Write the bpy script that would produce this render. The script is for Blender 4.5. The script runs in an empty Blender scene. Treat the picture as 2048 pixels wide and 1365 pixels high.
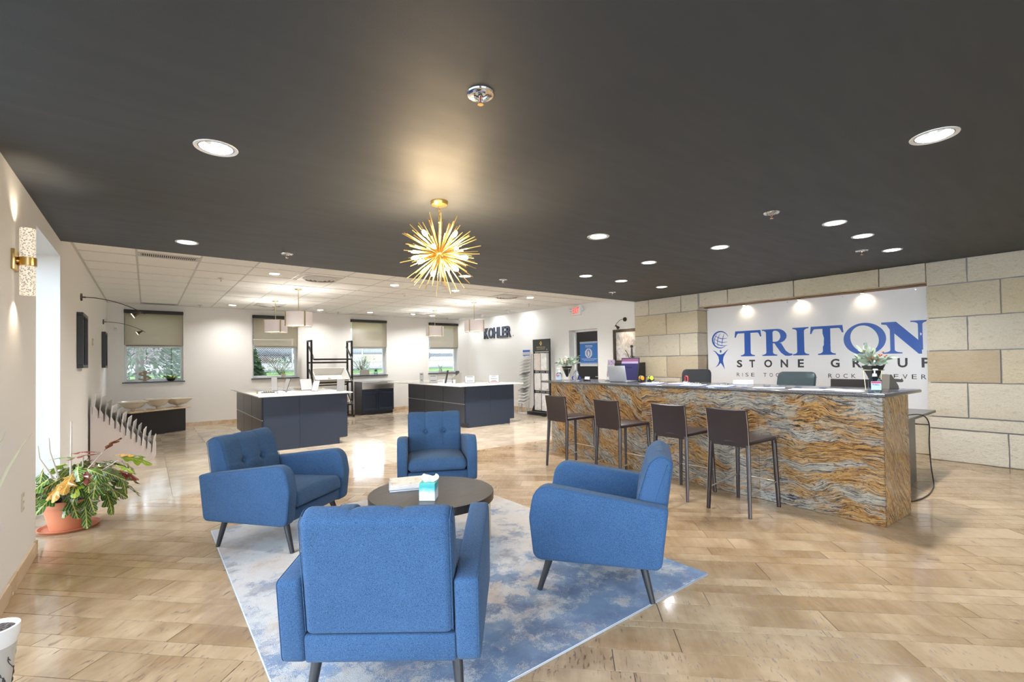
import bpy, bmesh, math, random
from mathutils import Vector, Matrix, noise

random.seed(7)
SC = bpy.context.scene
COL = SC.collection
PI = math.pi

# ------------------------------------------------------------------ camera
FPX, CYPX = 938.05, 707.67
YAW, PITCH, ROLL = 0.662125, 0.0170498, -0.0151658
cam_d = bpy.data.cameras.new('camera')
cam = bpy.data.objects.new('camera', cam_d)
COL.objects.link(cam)
_f = Vector((math.sin(YAW), math.cos(YAW), 0)); _r = Vector((math.cos(YAW), -math.sin(YAW), 0)); _u = Vector((0, 0, 1))
_f2 = _f*math.cos(PITCH)+_u*math.sin(PITCH); _u2 = _u*math.cos(PITCH)-_f*math.sin(PITCH)
_r3 = _r*math.cos(ROLL)+_u2*math.sin(ROLL); _u3 = _u2*math.cos(ROLL)-_r*math.sin(ROLL)
m = Matrix((_r3, _u3, -_f2)).transposed().to_4x4()
m.translation = (0, 0, 1.4)
cam.matrix_world = m
cam_d.sensor_fit = 'HORIZONTAL'; cam_d.sensor_width = 36
cam_d.lens = FPX/2048*36
cam_d.shift_y = (CYPX-682.5)/2048
cam_d.clip_start = 0.05; cam_d.clip_end = 300
SC.camera = cam

# ------------------------------------------------------------------ sky, exposure
SKY = 12.0            # overcast sky
LAMP = 18.0          # watts of a recessed downlight
W = bpy.data.worlds.new('overcast_sky'); SC.world = W; W.use_nodes = True
nt = W.node_tree; bg = nt.nodes['Background']
bg.inputs['Strength'].default_value = SKY
tc = nt.nodes.new('ShaderNodeTexCoord'); sp = nt.nodes.new('ShaderNodeSeparateXYZ'); rp = nt.nodes.new('ShaderNodeValToRGB')
nt.links.new(tc.outputs['Generated'], sp.inputs[0]); nt.links.new(sp.outputs['Z'], rp.inputs[0]); nt.links.new(rp.outputs[0], bg.inputs['Color'])
rp.color_ramp.elements[0].color = (.80, .89, 1, 1); rp.color_ramp.elements[1].color = (.66, .80, 1, 1)
SC.view_settings.view_transform = 'Standard'; SC.view_settings.look = 'None'
SC.view_settings.gamma = 1; SC.view_settings.use_curve_mapping = False
SC.view_settings.exposure = 0.0
SC.cycles.max_bounces = 10; SC.cycles.diffuse_bounces = 6; SC.cycles.transparent_max_bounces = 16
SC.cycles.sample_clamp_indirect = 6; SC.cycles.caustics_reflective = False; SC.cycles.caustics_refractive = False

# ------------------------------------------------------------------ helpers
def newbm(): return bmesh.new()

class MB:
    """collects shapes into one bmesh"""
    def __init__(s): s.bm = bmesh.new()
    def merge(s, b, M=None):
        if M is not None: bmesh.ops.transform(b, matrix=M, verts=b.verts)
        me = bpy.data.meshes.new('t'); b.to_mesh(me); b.free(); s.bm.from_mesh(me); bpy.data.meshes.remove(me); return s
    def box(s, x0, x1, y0, y1, z0, z1, bev=0, seg=2, M=None):
        b = bmesh.new(); bmesh.ops.create_cube(b, size=1)
        for v in b.verts: v.co = Vector(((x0+x1)/2+v.co.x*(x1-x0), (y0+y1)/2+v.co.y*(y1-y0), (z0+z1)/2+v.co.z*(z1-z0)))
        if bev: bmesh.ops.bevel(b, geom=b.edges[:], offset=min(bev, abs(x1-x0)*.45, abs(y1-y0)*.45, abs(z1-z0)*.45), segments=seg, profile=.5, affect='EDGES')
        return s.merge(b, M)
    def cyl(s, p0, p1, r0, r1=None, seg=14, M=None, caps=True):
        p0 = Vector(p0); p1 = Vector(p1); r1 = r0 if r1 is None else r1; d = p1-p0
        b = bmesh.new(); bmesh.ops.create_cone(b, cap_ends=caps, segments=seg, radius1=max(r0, 1e-5), radius2=max(r1, 1e-5), depth=d.length)
        q = d.to_track_quat('Z', 'Y').to_matrix().to_4x4(); q.translation = (p0+p1)/2
        bmesh.ops.transform(b, matrix=q, verts=b.verts); return s.merge(b, M)
    def sph(s, c, r, seg=14, rings=8, sc=(1, 1, 1), M=None):
        b = bmesh.new(); bmesh.ops.create_uvsphere(b, u_segments=seg, v_segments=rings, radius=r)
        for v in b.verts: v.co = Vector((v.co.x*sc[0]+c[0], v.co.y*sc[1]+c[1], v.co.z*sc[2]+c[2]))
        return s.merge(b, M)
    def tube(s, pts, r, seg=8, closed=False, M=None, rs=None):
        pts = [Vector(p) for p in pts]; n = len(pts); loops = []
        prev = None
        for i, p in enumerate(pts):
            if closed: t = pts[(i+1) % n]-pts[i-1]
            else: t = pts[min(i+1, n-1)]-pts[max(i-1, 0)]
            t.normalize()
            if prev is None:
                a = Vector((0, 0, 1)) if abs(t.z) < .9 else Vector((1, 0, 0)); nx = t.cross(a).normalized()
            else: nx = (prev-t*prev.dot(t)).normalized()
            prev = nx; ny = t.cross(nx); rr = rs[i] if rs else r
            loops.append([p+(nx*math.cos(2*PI*k/seg)+ny*math.sin(2*PI*k/seg))*rr for k in range(seg)])
        return s.loft(loops, M=M, ring=closed)
    def loft(s, loops, caps=True, M=None, ring=False):
        b = bmesh.new(); V = [[b.verts.new(p) for p in L] for L in loops]; n = len(loops[0])
        for i in range(len(V)-(0 if ring else 1)):
            A = V[i]; B = V[(i+1) % len(V)]
            for k in range(n): b.faces.new((A[k], A[(k+1) % n], B[(k+1) % n], B[k]))
        if caps and not ring:
            b.faces.new(V[0][::-1]); b.faces.new(V[-1])
        bmesh.ops.recalc_face_normals(b, faces=b.faces); return s.merge(b, M)
    def lathe(s, prof, c=(0, 0, 0), seg=24, M=None, sx=1, sy=1):
        b = bmesh.new(); V = []
        for r, z in prof: V.append([b.verts.new((c[0]+sx*r*math.cos(2*PI*k/seg), c[1]+sy*r*math.sin(2*PI*k/seg), c[2]+z)) for k in range(seg)] if r > 1e-6 else [b.verts.new((c[0], c[1], c[2]+z))])
        for i in range(len(V)-1):
            A, B = V[i], V[i+1]
            for k in range(seg):
                k2 = (k+1) % seg
                if len(A) == 1 and len(B) == 1: continue
                if len(A) == 1: b.faces.new((A[0], B[k2], B[k]))
                elif len(B) == 1: b.faces.new((A[k], A[k2], B[0]))
                else: b.faces.new((A[k], A[k2], B[k2], B[k]))
        bmesh.ops.recalc_face_normals(b, faces=b.faces); return s.merge(b, M)
    def prism(s, poly, h0, h1, M=None, r=0, n=3):
        """polygon in xy extruded h0..h1 in z, cap edges rounded by r"""
        if r <= 0: return s.loft([[Vector((x, y, h0)) for x, y in poly], [Vector((x, y, h1)) for x, y in poly]], M=M)
        loops = []
        for t in range(n+1):
            a = t/n*PI/2; q = inset(poly, r*(1-math.sin(a))); loops.append([Vector((x, y, h0+r*(1-math.cos(a)))) for x, y in q])
        for t in range(n, -1, -1):
            a = t/n*PI/2; q = inset(poly, r*(1-math.sin(a))); loops.append([Vector((x, y, h1-r*(1-math.cos(a)))) for x, y in q])
        return s.loft(loops, M=M)
    def quad(s, a, b_, c, d):
        vs = [s.bm.verts.new(p) for p in (a, b_, c, d)]; s.bm.faces.new(vs); return s
    def build(s, name, mat, parent=None, smooth=True, ang=35):
        me = bpy.data.meshes.new(name); s.bm.to_mesh(me); s.bm.free()
        return link(name, me, mat, parent, smooth, ang)

def link(name, me, mat, parent=None, smooth=True, ang=35):
    if mat is not None and not me.materials: me.materials.append(mat)
    if smooth and len(me.polygons):
        me.shade_smooth(); me.set_sharp_from_angle(angle=math.radians(ang))
    o = bpy.data.objects.new(name, me); COL.objects.link(o)
    if parent is not None: o.parent = parent
    return o

def inset(poly, d):
    if d == 0: return list(poly)
    n = len(poly); A = sum(poly[i][0]*poly[(i+1) % n][1]-poly[(i+1) % n][0]*poly[i][1] for i in range(n)); sg = 1 if A > 0 else -1
    out = []
    for i in range(n):
        p0 = Vector(poly[i-1]); p = Vector(poly[i]); p1 = Vector(poly[(i+1) % n])
        e0 = (p-p0); e1 = (p1-p)
        if e0.length < 1e-9: e0 = e1
        if e1.length < 1e-9: e1 = e0
        e0.normalize(); e1.normalize()
        n0 = Vector((-e0.y, e0.x))*sg; n1 = Vector((-e1.y, e1.x))*sg
        b = (n0+n1); b = b.normalized() if b.length > 1e-6 else n0
        k = max(.5, b.dot(n0)); q = p+b*(d/k); out.append((q.x, q.y))
    return out

def rpoly(pts, seg=5):
    """(x,y,r) corners -> rounded polygon"""
    out = []; n = len(pts)
    for i in range(n):
        p = Vector(pts[i][:2]); r = pts[i][2]
        if r <= 0: out.append((p.x, p.y)); continue
        a = (Vector(pts[i-1][:2])-p); b = (Vector(pts[(i+1) % n][:2])-p); la, lb = a.length, b.length; a.normalize(); b.normalize()
        th = a.angle(b); t = min(r/math.tan(th/2), la*.49, lb*.49); r2 = t*math.tan(th/2)
        c = p+(a+b).normalized()*(r2/math.sin(th/2)); s0 = p+a*t-c; s1 = p+b*t-c
        a0 = math.atan2(s0.y, s0.x); a1 = math.atan2(s1.y, s1.x); da = (a1-a0+PI) % (2*PI)-PI
        for k in range(seg+1): out.append((c.x+r2*math.cos(a0+da*k/seg), c.y+r2*math.sin(a0+da*k/seg)))
    return out

def tag(o, label=None, cat=None, group=None, kind=None):
    if label: o['label'] = label
    if cat: o['category'] = cat
    if group: o['group'] = group
    if kind: o['kind'] = kind
    return o
def thing(name, label, cat, loc=(0, 0, 0), rz=0, group=None):
    o = bpy.data.objects.new(name, None); COL.objects.link(o); o.location = loc; o.rotation_euler = (0, 0, rz); o.empty_display_size = .1
    return tag(o, label, cat, group)
def solo(name, mb, mat, label, cat, loc=(0, 0, 0), rz=0, group=None, smooth=True):
    o = mb.build(name, mat, None, smooth); o.location = loc; o.rotation_euler = (0, 0, rz); return tag(o, label, cat, group)
def struct(name, mb, mat, label=None, parent=None, smooth=False):
    o = mb.build(name, mat, parent, smooth)
    if parent is None: tag(o, label, None, None, 'structure')
    return o
def sroot(name, label=None):
    o = bpy.data.objects.new(name, None); COL.objects.link(o); return tag(o, label, None, None, 'structure')
def dup(root, loc, rz, label=None, group=None):
    r = root.copy(); COL.objects.link(r); r.location = loc; r.rotation_euler = (0, 0, rz)
    if label: r['label'] = label
    if group: r['group'] = group
    for ch in list(root.children):
        c = ch.copy(); COL.objects.link(c); c.parent = r
        for g in list(ch.children):
            d = g.copy(); COL.objects.link(d); d.parent = c
    return r
def basis(o, r, u):
    """matrix: local x->r, y->u, z->r x u, origin o"""
    r = Vector(r).normalized(); u = Vector(u).normalized(); n = r.cross(u)
    M = Matrix((r, u, n)).transposed().to_4x4(); M.translation = Vector(o); return M
def T(x, y, z): return Matrix.Translation((x, y, z))
def RZ(a): return Matrix.Rotation(a, 4, 'Z')
def RX(a): return Matrix.Rotation(a, 4, 'X')
def RY(a): return Matrix.Rotation(a, 4, 'Y')

def curve_mesh(loops, ext):
    """2D filled shape (even-odd holes) from loops of xy points -> bmesh"""
    cu = bpy.data.curves.new('c', 'CURVE'); cu.dimensions = '2D'; cu.fill_mode = 'BOTH'; cu.extrude = ext
    for L in loops:
        s = cu.splines.new('POLY'); s.points.add(len(L)-1); s.use_cyclic_u = True
        for i, p in enumerate(L): s.points[i].co = (p[0], p[1], 0, 1)
    return conv(cu)
def conv(cu):
    o = bpy.data.objects.new('c', cu); COL.objects.link(o)
    dg = bpy.context.evaluated_depsgraph_get(); me = bpy.data.meshes.new_from_object(o.evaluated_get(dg))
    b = bmesh.new(); b.from_mesh(me); bpy.data.meshes.remove(me); bpy.data.objects.remove(o); bpy.data.curves.remove(cu); return b
def text_bm(s, w, h, bold=0, ext=.001, spacing=1.0):
    """lettering fitted to w x h, lower left at the origin"""
    cu = bpy.data.curves.new('t', 'FONT'); cu.body = s; cu.size = 1; cu.extrude = .5; cu.offset = bold; cu.space_character = spacing; cu.resolution_u = 3
    b = conv(cu)
    x0 = min(v.co.x for v in b.verts); x1 = max(v.co.x for v in b.verts); y0 = min(v.co.y for v in b.verts); y1 = max(v.co.y for v in b.verts)
    if w is None: w = (x1-x0)*h/(y1-y0)
    for v in b.verts: v.co = Vector(((v.co.x-x0)/(x1-x0)*w, (v.co.y-y0)/(y1-y0)*h, v.co.z*2*ext))
    return b

# ------------------------------------------------------------------ materials
def mat(name, col=(.8, .8, .8), rough=.5, metal=0, spec=.5, emis=None, es=0, coat=0, sheen=0, trans=0, alpha=1, ior=1.45):
    M = bpy.data.materials.new(name); M.use_nodes = True; p = M.node_tree.nodes['Principled BSDF']
    p.inputs['Base Color'].default_value = (*col, 1); p.inputs['Roughness'].default_value = rough; p.inputs['Metallic'].default_value = metal
    p.inputs['Specular IOR Level'].default_value = spec; p.inputs['IOR'].default_value = ior
    if emis: p.inputs['Emission Color'].default_value = (*emis, 1); p.inputs['Emission Strength'].default_value = es
    if coat: p.inputs['Coat Weight'].default_value = coat; p.inputs['Coat Roughness'].default_value = .08
    if sheen: p.inputs['Sheen Weight'].default_value = sheen; p.inputs['Sheen Roughness'].default_value = .5
    if trans: p.inputs['Transmission Weight'].default_value = trans
    return M
class NT:
    """tiny node-graph helper on one material"""
    def __init__(s, M): s.t = M.node_tree; s.p = s.t.nodes['Principled BSDF']
    def n(s, typ, ins=None, **kw):
        x = s.t.nodes.new(typ)
        for k, v in kw.items(): setattr(x, k, v)
        for k, v in (ins or {}).items():
            i = x.inputs[k]
            if hasattr(v, 'links') or isinstance(v, bpy.types.NodeSocket): s.t.links.new(v, i)
            else: i.default_value = v
        return x
    def coord(s, scale=(1, 1, 1), rot=(0, 0, 0), kind='Object', loc=(0, 0, 0)):
        g = s.n('ShaderNodeNewGeometry') if kind == 'World' else s.n('ShaderNodeTexCoord')
        return s.n('ShaderNodeMapping', {'Vector': g.outputs['Position' if kind == 'World' else kind], 'Scale': scale, 'Rotation': rot, 'Location': loc}).outputs[0]
    def noise(s, vec, scale=5, detail=3, rough=.5, dist=0): return s.n('ShaderNodeTexNoise', {'Vector': vec, 'Scale': scale, 'Detail': detail, 'Roughness': rough, 'Distortion': dist})
    def ramp(s, fac, stops, interp='LINEAR'):
        r = s.n('ShaderNodeValToRGB', {'Fac': fac}); e = r.color_ramp.elements; r.color_ramp.interpolation = interp
        while len(e) > 1: e.remove(e[-1])
        e[0].position = stops[0][0]; e[0].color = (*stops[0][1], 1)
        for p, c in stops[1:]:
            k = e.new(p); k.color = (*c, 1)
        return r.outputs[0]
    def mix(s, fac, a, b, typ='MIX'):
        x = s.n('ShaderNodeMix', data_type='RGBA', blend_type=typ)
        for sock, v in ((x.inputs[0], fac), (x.inputs[6], a), (x.inputs[7], b)):
            if isinstance(v, bpy.types.NodeSocket): s.t.links.new(v, sock)
            elif isinstance(v, (int, float)): sock.default_value = v
            else: sock.default_value = (*v, 1)
        return x.outputs[2]
    def math(s, op, a, b=0):
        x = s.n('ShaderNodeMath', operation=op)
        for sock, v in ((x.inputs[0], a), (x.inputs[1], b)):
            if isinstance(v, bpy.types.NodeSocket): s.t.links.new(v, sock)
            else: sock.default_value = v
        return x.outputs[0]
    def attr(s, name): return s.n('ShaderNodeAttribute', attribute_name=name)
    def bump(s, h, st=.2, d=.01):
        b = s.n('ShaderNodeBump', {'Height': h, 'Strength': st, 'Distance': d}); s.t.links.new(b.outputs[0], s.p.inputs['Normal'])
    def base(s, c): s.t.links.new(c, s.p.inputs['Base Color'])
    def rough(s, c): s.t.links.new(c, s.p.inputs['Roughness'])

def tone_face(me, val):
    a = me.attributes.new('tone', 'FLOAT', 'FACE')
    for d in a.data: d.value = val

M = {}
def paint(name, col, rough=.65):
    m_ = mat(name, col, rough, spec=.3); g = NT(m_); n_ = g.noise(g.coord(kind='World'), 180, 2); g.bump(n_.outputs[0], .06, .002); return m_
M['wall'] = paint('white_wall_paint', (.83, .82, .80))
M['reveal'] = paint('white_trim_paint', (.84, .84, .84), .45)
# black ceiling paint with broad roller marks in its gloss
M['dark'] = mat('charcoal_ceiling_paint', (.046, .050, .057), .42, spec=.5); g = NT(M['dark'])
n1 = g.noise(g.coord((.5, 3, 1), kind='World'), 3, 3); n2 = g.noise(g.coord(kind='World'), 140, 2)
g.rough(g.n('ShaderNodeMapRange', {'Value': n1.outputs[0], 'To Min': .52, 'To Max': .66}).outputs[0]); g.bump(n2.outputs[0], .12, .003)
M['tilew'] = mat('ceiling_tile', (.92, .92, .91), .9, spec=.1); g = NT(M['tilew']); g.bump(g.noise(g.coord(kind='World'), 260, 2).outputs[0], .25, .003)
M['grid'] = mat('white_grid_metal', (.58, .58, .57), .5)

M['gridshade'] = mat('shaded_grid_metal', (.30, .30, .295), .6)  # grid metal painted darker to stand in for shade between the tiles

def travertine(name, c0, c1, pit, ang, rough, pits):
    m_ = mat(name, c0, rough, spec=.5, ior=1.6); g = NT(m_); t = g.attr('tone').outputs['Fac']
    v = g.coord((1, 1, 1), (0, 0, ang), 'World')
    off = g.n('ShaderNodeVectorMath', {0: v, 1: g.n('ShaderNodeCombineXYZ', {'X': g.math('MULTIPLY', t, 37.), 'Y': g.math('MULTIPLY', t, 91.)}).outputs[0]}, operation='ADD').outputs[0]
    vs = g.n('ShaderNodeMapping', {'Vector': off, 'Scale': (1.2, 9, 1)}).outputs[0]
    band = g.noise(vs, 1.6, 5, .6, .6); cloud = g.noise(off, 2.2, 4, .6)
    f = g.math('ADD', g.math('MULTIPLY', band.outputs[0], .25), g.math('MULTIPLY', cloud.outputs[0], .75))
    f = g.math('ADD', f, g.math('MULTIPLY', g.math('SUBTRACT', t, .5), .12))
    col = g.ramp(f, [(.37, c0), (.5, tuple((a+b)/2 for a, b in zip(c0, c1))), (.61, c1)])
    vp = g.n('ShaderNodeMapping', {'Vector': off, 'Scale': (8, 36, 1)}).outputs[0]
    pn = g.noise(vp, 2.1, 3, .6, .5); area = g.noise(off, 3.1, 2)
    pm = g.ramp(g.math('ADD', pn.outputs[0], g.math('MULTIPLY', area.outputs[0], .22)), [(pits, (0, 0, 0)), (pits+.035, (1, 1, 1))])
    col = g.mix(g.math('MULTIPLY', pm, .75), col, pit); g.base(col)
    g.rough(g.math('ADD', g.math('MULTIPLY', pm, .35), g.n('ShaderNodeMapRange', {'Value': cloud.outputs[0], 'To Min': rough*.7, 'To Max': rough*1.5}).outputs[0]))
    return m_
M['plank'] = travertine('honed_travertine_plank', (.300, .193, .102), (.490, .358, .225), (.11, .065, .04), -PI/4, .09, .712)
M['ftile'] = travertine('polished_travertine_tile', (.37, .30, .22), (.54, .46, .36), (.40, .31, .22), 0, .13, .86)
M['grout'] = mat('grout', (.20, .19, .19), .8)
M['skirt'] = travertine('travertine_skirting', (.50, .36, .22), (.66, .52, .37), (.3, .22, .15), PI/2, .25, .85)
# rock-faced limestone
M['stone'] = mat('split_limestone', (.6, .52, .4), .85, spec=.2); g = NT(M['stone']); t = g.attr('tone').outputs['Fac']
v = g.coord(kind='World'); n1 = g.noise(v, 3.2, 5, .6, .4); n2 = g.noise(g.coord((1, 1, 2.2), (.5, 0, 0), 'World'), 14, 5, .65); n3 = g.noise(v, 60, 4, .7)
bc = g.ramp(t, [(0, (.66, .60, .49)), (.3, (.68, .61, .48)), (.5, (.66, .55, .35)), (.7, (.62, .54, .41)), (.85, (.50, .39, .25)), (1, (.47, .34, .20))])
bc = g.mix(g.math('MULTIPLY', n1.outputs[0], .55), bc, (.66, .60, .48)); bc = g.mix(g.ramp(n2.outputs[0], [(.56, (0, 0, 0)), (.72, (.55, .55, .55))]), bc, (.43, .32, .18))
bc = g.mix(g.ramp(n3.outputs[0], [(.3, (.25, .25, .25)), (.55, (0, 0, 0))]), bc, (.36, .31, .24)); g.base(bc)
g.bump(g.math('ADD', g.math('MULTIPLY', n2.outputs[0], .8), g.math('MULTIPLY', n3.outputs[0], .35)), .6, .02)
M['mortar'] = mat('grey_mortar', (.33, .33, .335), .95, spec=.1)

def granite(name, rot, gold, seed, lum=.70):
    m_ = mat(name, (.5, .4, .3), .07, spec=.5); g = NT(m_)
    v = g.coord((1, 1, 1), rot, 'Object', (seed, seed*.7, 0))
    w = g.noise(v, 1.3, 3, .55); w2 = g.noise(v, 9, 4, .65)
    wv = g.n('ShaderNodeVectorMath', {0: g.n('ShaderNodeVectorMath', {0: w.outputs['Color'], 1: (.5, .5, .5)}, operation='SUBTRACT').outputs[0], 1: (.5, .5, .46)}, operation='MULTIPLY').outputs[0]
    wv2 = g.n('ShaderNodeVectorMath', {0: g.n('ShaderNodeVectorMath', {0: w2.outputs['Color'], 1: (.5, .5, .5)}, operation='SUBTRACT').outputs[0], 1: (.06, .06, .025)}, operation='MULTIPLY').outputs[0]
    u = g.n('ShaderNodeVectorMath', {0: g.n('ShaderNodeVectorMath', {0: v, 1: wv}, operation='ADD').outputs[0], 1: wv2}, operation='ADD').outputs[0]
    s1 = g.n('ShaderNodeMapping', {'Vector': u, 'Scale': (3.4, 3.4, 52)}).outputs[0]
    s2 = g.n('ShaderNodeMapping', {'Vector': u, 'Scale': (8, 8, 135), 'Location': (3, 1, 7)}).outputs[0]
    s3 = g.n('ShaderNodeMapping', {'Vector': u, 'Scale': (1.5, 1.5, 5.0), 'Location': (9, 4, 2)}).outputs[0]
    a = g.noise(s1, 1, 8, .68); b = g.noise(s2, 1, 6, .66); c = g.noise(s3, 1, 5, .6)
    gold_ = g.ramp(a.outputs[0], [(.28, (.025, .022, .022)), (.37, (.10, .05, .022)), (.43, (.30, .145, .04)), (.48, (.46, .215, .048)), (.52, (.55, .36, .15)), (.56, (.34, .16, .045)), (.62, (.16, .10, .06)), (.68, (.40, .24, .09)), (.76, (.05, .04, .035))])
    grey_ = g.ramp(a.outputs[0], [(.28, (.02, .022, .026)), (.37, (.085, .09, .10)), (.43, (.23, .235, .24)), (.48, (.46, .42, .34)), (.52, (.52, .47, .38)), (.56, (.20, .21, .22)), (.62, (.36, .26, .14)), (.68, (.13, .135, .145)), (.76, (.03, .03, .033))])
    zone = g.ramp(g.math('ADD', c.outputs[0], g.math('MULTIPLY', g.math('SUBTRACT', b.outputs[0], .5), .5)), [(gold-.04, (0, 0, 0)), (gold+.05, (1, 1, 1))])
    col = g.mix(zone, grey_, gold_)
    dk = g.ramp(b.outputs[0], [(.39, (1, 1, 1)), (.455, (0, 0, 0))]); col = g.mix(g.math('MULTIPLY', dk, .85), col, (.028, .028, .03))
    lt = g.ramp(b.outputs[0], [(.58, (0, 0, 0)), (.66, (.7, .7, .7))]); col = g.mix(lt, col, (.56, .50, .40)); sk = g.noise(g.n('ShaderNodeMapping', {'Vector': u, 'Scale': (22, 22, 90)}).outputs[0], 1, 4, .7)
    col = g.mix(g.ramp(sk.outputs[0], [(.36, (.85, .85, .85)), (.44, (0, 0, 0))]), col, (.02, .02, .022)); col = g.mix(g.ramp(sk.outputs[0], [(.60, (0, 0, 0)), (.68, (.7, .7, .7))]), col, (.60, .52, .40))
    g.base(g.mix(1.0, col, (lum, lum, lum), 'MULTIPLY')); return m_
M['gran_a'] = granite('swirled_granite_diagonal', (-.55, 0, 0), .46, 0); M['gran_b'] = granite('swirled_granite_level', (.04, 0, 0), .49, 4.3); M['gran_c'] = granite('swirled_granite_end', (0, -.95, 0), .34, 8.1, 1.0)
M['gtop'] = mat('dark_granite_top', (.055, .055, .062), .12); g = NT(M['gtop']); g.base(g.ramp(g.noise(g.coord(kind='World'), 220, 2).outputs[0], [(.4, (.03, .03, .036)), (.62, (.13, .125, .125))]))

def fabric(name, c0, c1):
    m_ = mat(name, c0, .9, spec=.15, sheen=.08); g = NT(m_); v = g.coord(kind='Object')
    n1 = g.noise(v, 330, 2, .7); n2 = g.noise(v, 9, 2)
    wa = g.n('ShaderNodeTexWave', {'Vector': v, 'Scale': 260, 'Distortion': 1.5, 'Detail': 1}, bands_direction='Z')
    wb = g.n('ShaderNodeTexWave', {'Vector': v, 'Scale': 260, 'Distortion': 1.5, 'Detail': 1}, bands_direction='X')
    f = g.math('ADD', g.math('MULTIPLY', n1.outputs[0], .93), g.math('MULTIPLY', n2.outputs[0], .07))
    g.base(g.ramp(f, [(.36, c0), (.62, c1)])); g.bump(g.math('ADD', wa.outputs['Fac'], wb.outputs['Fac']), .25, .0012); return m_
M['blue'] = fabric('blue_woven_upholstery', (.0165, .046, .108), (.056, .117, .225))
M['seam'] = mat('blue_thread', (.03, .07, .2), .9)
M['blackwood'] = mat('black_stained_wood', (.025, .025, .028), .38)
M['espresso'] = mat('espresso_wood', (.05, .04, .034), .3); g = NT(M['espresso'])
v = g.coord((2, 30, 2), (0, 0, .5), 'Object'); n1 = g.noise(v, 3, 5, .6, .5); g.base(g.ramp(n1.outputs[0], [(.35, (.011, .009, .008)), (.65, (.042, .034, .030))])); g.bump(n1.outputs[0], .1, .001)
M['brass'] = mat('satin_brass', (.72, .50, .20), .28, 1); M['gold'] = mat('brushed_gold', (.85, .58, .20), .3, 1); M['palebrass'] = mat('pale_brass', (.62, .54, .32), .3, 1)
M['chrome'] = mat('polished_chrome', (.8, .8, .8), .08, 1); M['steel'] = mat('brushed_steel', (.62, .62, .61), .28, 1); M['bronze'] = mat('dark_bronze', (.09, .07, .055), .4, .8)
M['black'] = mat('satin_black', (.018, .018, .02), .4); M['blackmetal'] = mat('black_metal', (.02, .02, .022), .35, .3)
M['leather'] = mat('brown_bonded_leather', (.020, .012, .0125), .32, spec=.55); g = NT(M['leather']); g.bump(g.noise(g.coord(kind='Object'), 240, 3).outputs[0], .12, .001)
M['stitch'] = mat('tan_stitching', (.42, .33, .27), .8)
M['navy'] = mat('navy_cabinet_paint', (.026, .038, .066), .34); M['navyside'] = mat('dark_navy_paint', (.034, .038, .052), .3)
g = NT(M['navyside']); g.bump(g.noise(g.coord((60, 60, 2), kind='Object'), 4, 3).outputs[0], .05, .001)
M['shaker'] = mat('navy_shaker_paint', (.018, .028, .052), .4)
M['quartz'] = mat('white_quartz', (.86, .85, .83), .12); g = NT(M['quartz']); g.base(g.ramp(g.noise(g.coord(kind='World'), 3.1, 6, .6, 2).outputs[0], [(.42, (.86, .85, .83)), (.5, (.78, .76, .73)), (.55, (.87, .86, .84))]))
M['white'] = mat('white_gloss', (.85, .85, .84), .3); M['porc'] = mat('biscuit_porcelain', (.72, .67, .57), .12); M['whiteporc'] = mat('white_porcelain', (.84, .83, .80), .15)
M['paper'] = mat('white_paper', (.60, .60, .61), .7); M['bluepaper'] = mat('blue_board', (.06, .12, .42), .5)
M['banner'] = mat('white_vinyl_banner', (.86, .855, .86), .4, spec=.35)
M['logo'] = mat('royal_blue_print', (.028, .11, .45), .4); M['ink'] = mat('dark_grey_print', (.045, .042, .045), .5)
M['kohler'] = mat('slate_blue_letters', (.05, .065, .10), .45)
M['terra'] = mat('terracotta_plastic', (.56, .20, .10), .45); M['soil'] = mat('potting_soil', (.05, .035, .028), .95); g = NT(M['soil']); n1 = g.noise(g.coord(), 90, 3); g.base(g.ramp(n1.outputs[0], [(.4, (.02, .015, .014)), (.6, (.16, .12, .11))])); g.bump(n1.outputs[0], 1, .01)
M['bulb'] = mat('lit_bulb', (1, .9, .7), .4, emis=(1, .75, .45), es=600); M['lens'] = mat('lit_lens', (1, 1, 1), .4, emis=(1, .95, .88), es=16); M['lenscool'] = mat('lit_lens_cool', (1, 1, 1), .4, emis=(.93, .97, 1), es=16)
M['spotlens'] = mat('lit_spot_lens', (1, .9, .7), .4, emis=(1, .85, .62), es=14)
M['reflector'] = mat('faceted_reflector', (.86, .86, .85), .22, .85)
M['shade'] = mat('linen_shade', (.72, .66, .65), .9, emis=(1, .88, .84), es=.14); M['diffuser'] = mat('lit_shade_diffuser', (.9, .9, .9), .6, emis=(1, .93, .84), es=1.6)
M['slate'] = mat('dark_slate_sill', (.045, .055, .062), .35); M['upvc'] = mat('white_window_frame', (.80, .82, .85), .35)
M['almond'] = mat('almond_plastic', (.55, .50, .40), .5); M['vent'] = mat('vent_shade_black', (.03, .03, .03), .8)  # vent black is painted shade for the openings behind slats and rings
M['grass'] = mat('lawn_green', (.22, .36, .09), .9, spec=.1); g = NT(M['grass']); g.base(g.ramp(g.noise(g.coord(kind='World'), 14, 4).outputs[0], [(.3, (.07, .14, .03)), (.7, (.15, .23, .065))]))
M['gravel'] = mat('tan_gravel', (.50, .42, .36), .95, spec=.1); g = NT(M['gravel']); g.base(g.ramp(g.noise(g.coord(kind='World'), 22, 5, .7).outputs[0], [(.3, (.15, .125, .105)), (.7, (.27, .23, .20))]))
M['asphalt'] = mat('asphalt', (.055, .055, .06), .9); M['kerb'] = mat('concrete_kerb', (.20, .195, .18), .9)
def leafmat(name, a, b, trans=.25):
    m_ = mat(name, a, .5, spec=.3); g = NT(m_); g.base(g.ramp(g.noise(g.coord(kind='World'), 3.5, 3).outputs[0], [(.35, a), (.65, b)])); return m_
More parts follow.
